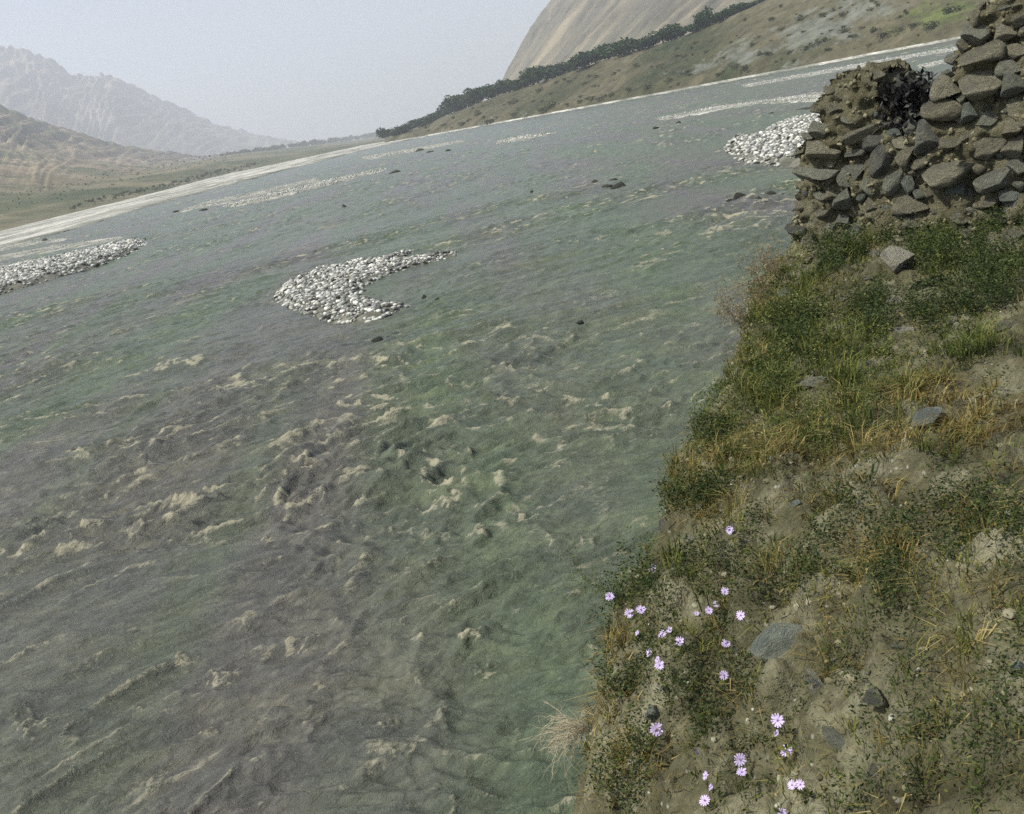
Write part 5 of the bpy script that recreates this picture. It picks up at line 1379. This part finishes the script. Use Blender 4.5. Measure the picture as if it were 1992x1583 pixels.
for px, py, w in [(956, 240, 24), (1003, 225, 22), (1060, 216, 26), (1076, 208, 22), (1103, 206, 16), (1128, 200, 18), (1150, 196, 20), (1172, 192, 24), (1190, 186, 20), (1225, 176, 18), (1260, 172, 22), (900, 244, 18), (1000, 200, 22), (930, 224, 18), (880, 232, 12), (860, 244, 12),
                  (1450, 138, 30), (1430, 130, 20), (1478, 108, 16), (1495, 108, 22), (1535, 104, 16), (1570, 96, 22), (1590, 88, 24), (1606, 80, 18), (1610, 100, 14), (1640, 62, 22), (1720, 70, 30), (1745, 62, 26), (1700, 60, 18), (1660, 70, 16), (1375, 102, 14), (1340, 140, 20), (1300, 158, 18), (1462, 90, 14),
                  (1855, 26, 34), (1810, 56, 30), (1780, 52, 24), (1690, 90, 14), (1545, 120, 14), (1400, 146, 16), (1240, 130, 14), (1320, 110, 14), (1280, 130, 12), (1160, 150, 14), (1108, 160, 14), (1050, 178, 16), (1355, 84, 12), (1520, 60, 18), (1560, 40, 20), (1600, 30, 18), (1500, 40, 16), (1640, 30, 16), (1690, 20, 16)]:
    scr.append((px, py, w))
r_ = np.random.default_rng(9)
for k in range(130):
    px = r_.uniform(800, 1870); t_ = r_.random()
    ys_ = np.interp(px, [p[0] for p in T_shore], [p[1] for p in T_shore]); yt = np.interp(px, [p[0] for p in T_line], [p[1] for p in T_line])
    scr.append((px, ys_ - 4 + (yt - ys_) * t_, r_.choice([5, 6, 7, 8, 10, 12])))
for k, (px, py, w) in enumerate(scr):
    p = terrace_pt(px, py); q = np.linalg.norm(p - np.array([0, 0, EYE])) / FPX
    o = link('bush', BUSH[k % 5], None, None, tuple(p - np.array([0, 0, .1])))
    s = w * q / 1.5; o.scale = (s * r_.uniform(.8, 1.2), s * r_.uniform(.8, 1.2), s * r_.uniform(.6, .95)); o.rotation_euler = (0, 0, k * 1.3)
    ys_ = np.interp(px, [p[0] for p in T_shore], [p[1] for p in T_shore]); yt = np.interp(px, [p[0] for p in T_line], [p[1] for p in T_line]); f_ = (ys_ - py) / max(1, ys_ - yt)
    zone = ('green meadow by the wall top' if px > 1700 and f_ > .3 else 'grey gravelly slope' if px > 1420 and f_ > .3 else 'upper slope just below the tree line' if f_ > .6 else 'middle of the tan slope' if f_ > .25 else 'foot of the terrace along the pale shore')
    tag(o, ('low olive speck of a bush' if w < 9 else 'small olive bush' if w < 17 else 'larger olive bush') + ' on the ' + zone, 'bush', 'bushes scattered over the far terrace')
# distant wood across the valley mouth and hedges at the left shore
def wood(path, n, hpx, name, label, seed, spread=1.0):
    r = np.random.default_rng(seed); Vs = []; tn = []
    xs = [p[0] for p in path]
    for k in range(n):
        px = r.uniform(xs[0], xs[-1]); py = np.interp(px, xs, [p[1] for p in path]) + r.uniform(-1, 1) * spread; d = np.interp(px, xs, [p[2] for p in path]) * r.uniform(.97, 1.06)
        base = at_d(px, py, d); q = d / FPX; h = hpx * q * r.uniform(.5, 1.2)
        m_ = 46; dd = r.normal(size=(m_, 3)); dd /= np.linalg.norm(dd, axis=1)[:, None]
        c = base + dd * np.array([h * .6, h * .6, h * .5]) * r.uniform(.6, 1, (m_, 1)) + np.array([0, 0, h * .45])
        a = r.normal(size=(m_, 3)); a /= np.linalg.norm(a, axis=1)[:, None]; b_ = np.cross(a, r.normal(size=(m_, 3))); b_ /= np.linalg.norm(b_, axis=1)[:, None]
        L = h * .34
        Vs.append(np.stack([c - a * L * .5, c + b_ * L * .45, c + a * L * .5, c - b_ * L * .45], 1).reshape(-1, 3)); tn.append(np.repeat(r.random(m_) * .8, 4))
    V = np.concatenate(Vs)
    tag(link(name, mesh_np(name, V, np.arange(len(V)).reshape(-1, 4), {'tint': np.concatenate(tn)}, smooth=False), MAT['bush']), label, None, None, 'stuff')
wood([(430, 306, 1550), (540, 290, 2000), (640, 277, 2500), (700, 270, 2900), (752, 262, 3000)], 260, 7, 'distant_wood', 'dim blue-green wood across the mouth of the valley', 71, 2)
wood([(130, 406, 400), (220, 384, 440), (330, 362, 560), (420, 338, 700), (520, 318, 900)], 260, 4, 'hedge', 'scattered shrubs along the far left shore', 72, 5)
wood([(-100, 425, 430), (0, 404, 440), (140, 372, 500), (260, 352, 640), (380, 330, 900), (470, 312, 1200)], 260, 2.6, 'scrub', 'dim green scrub dotted over the foot of the left hill', 73, 26)
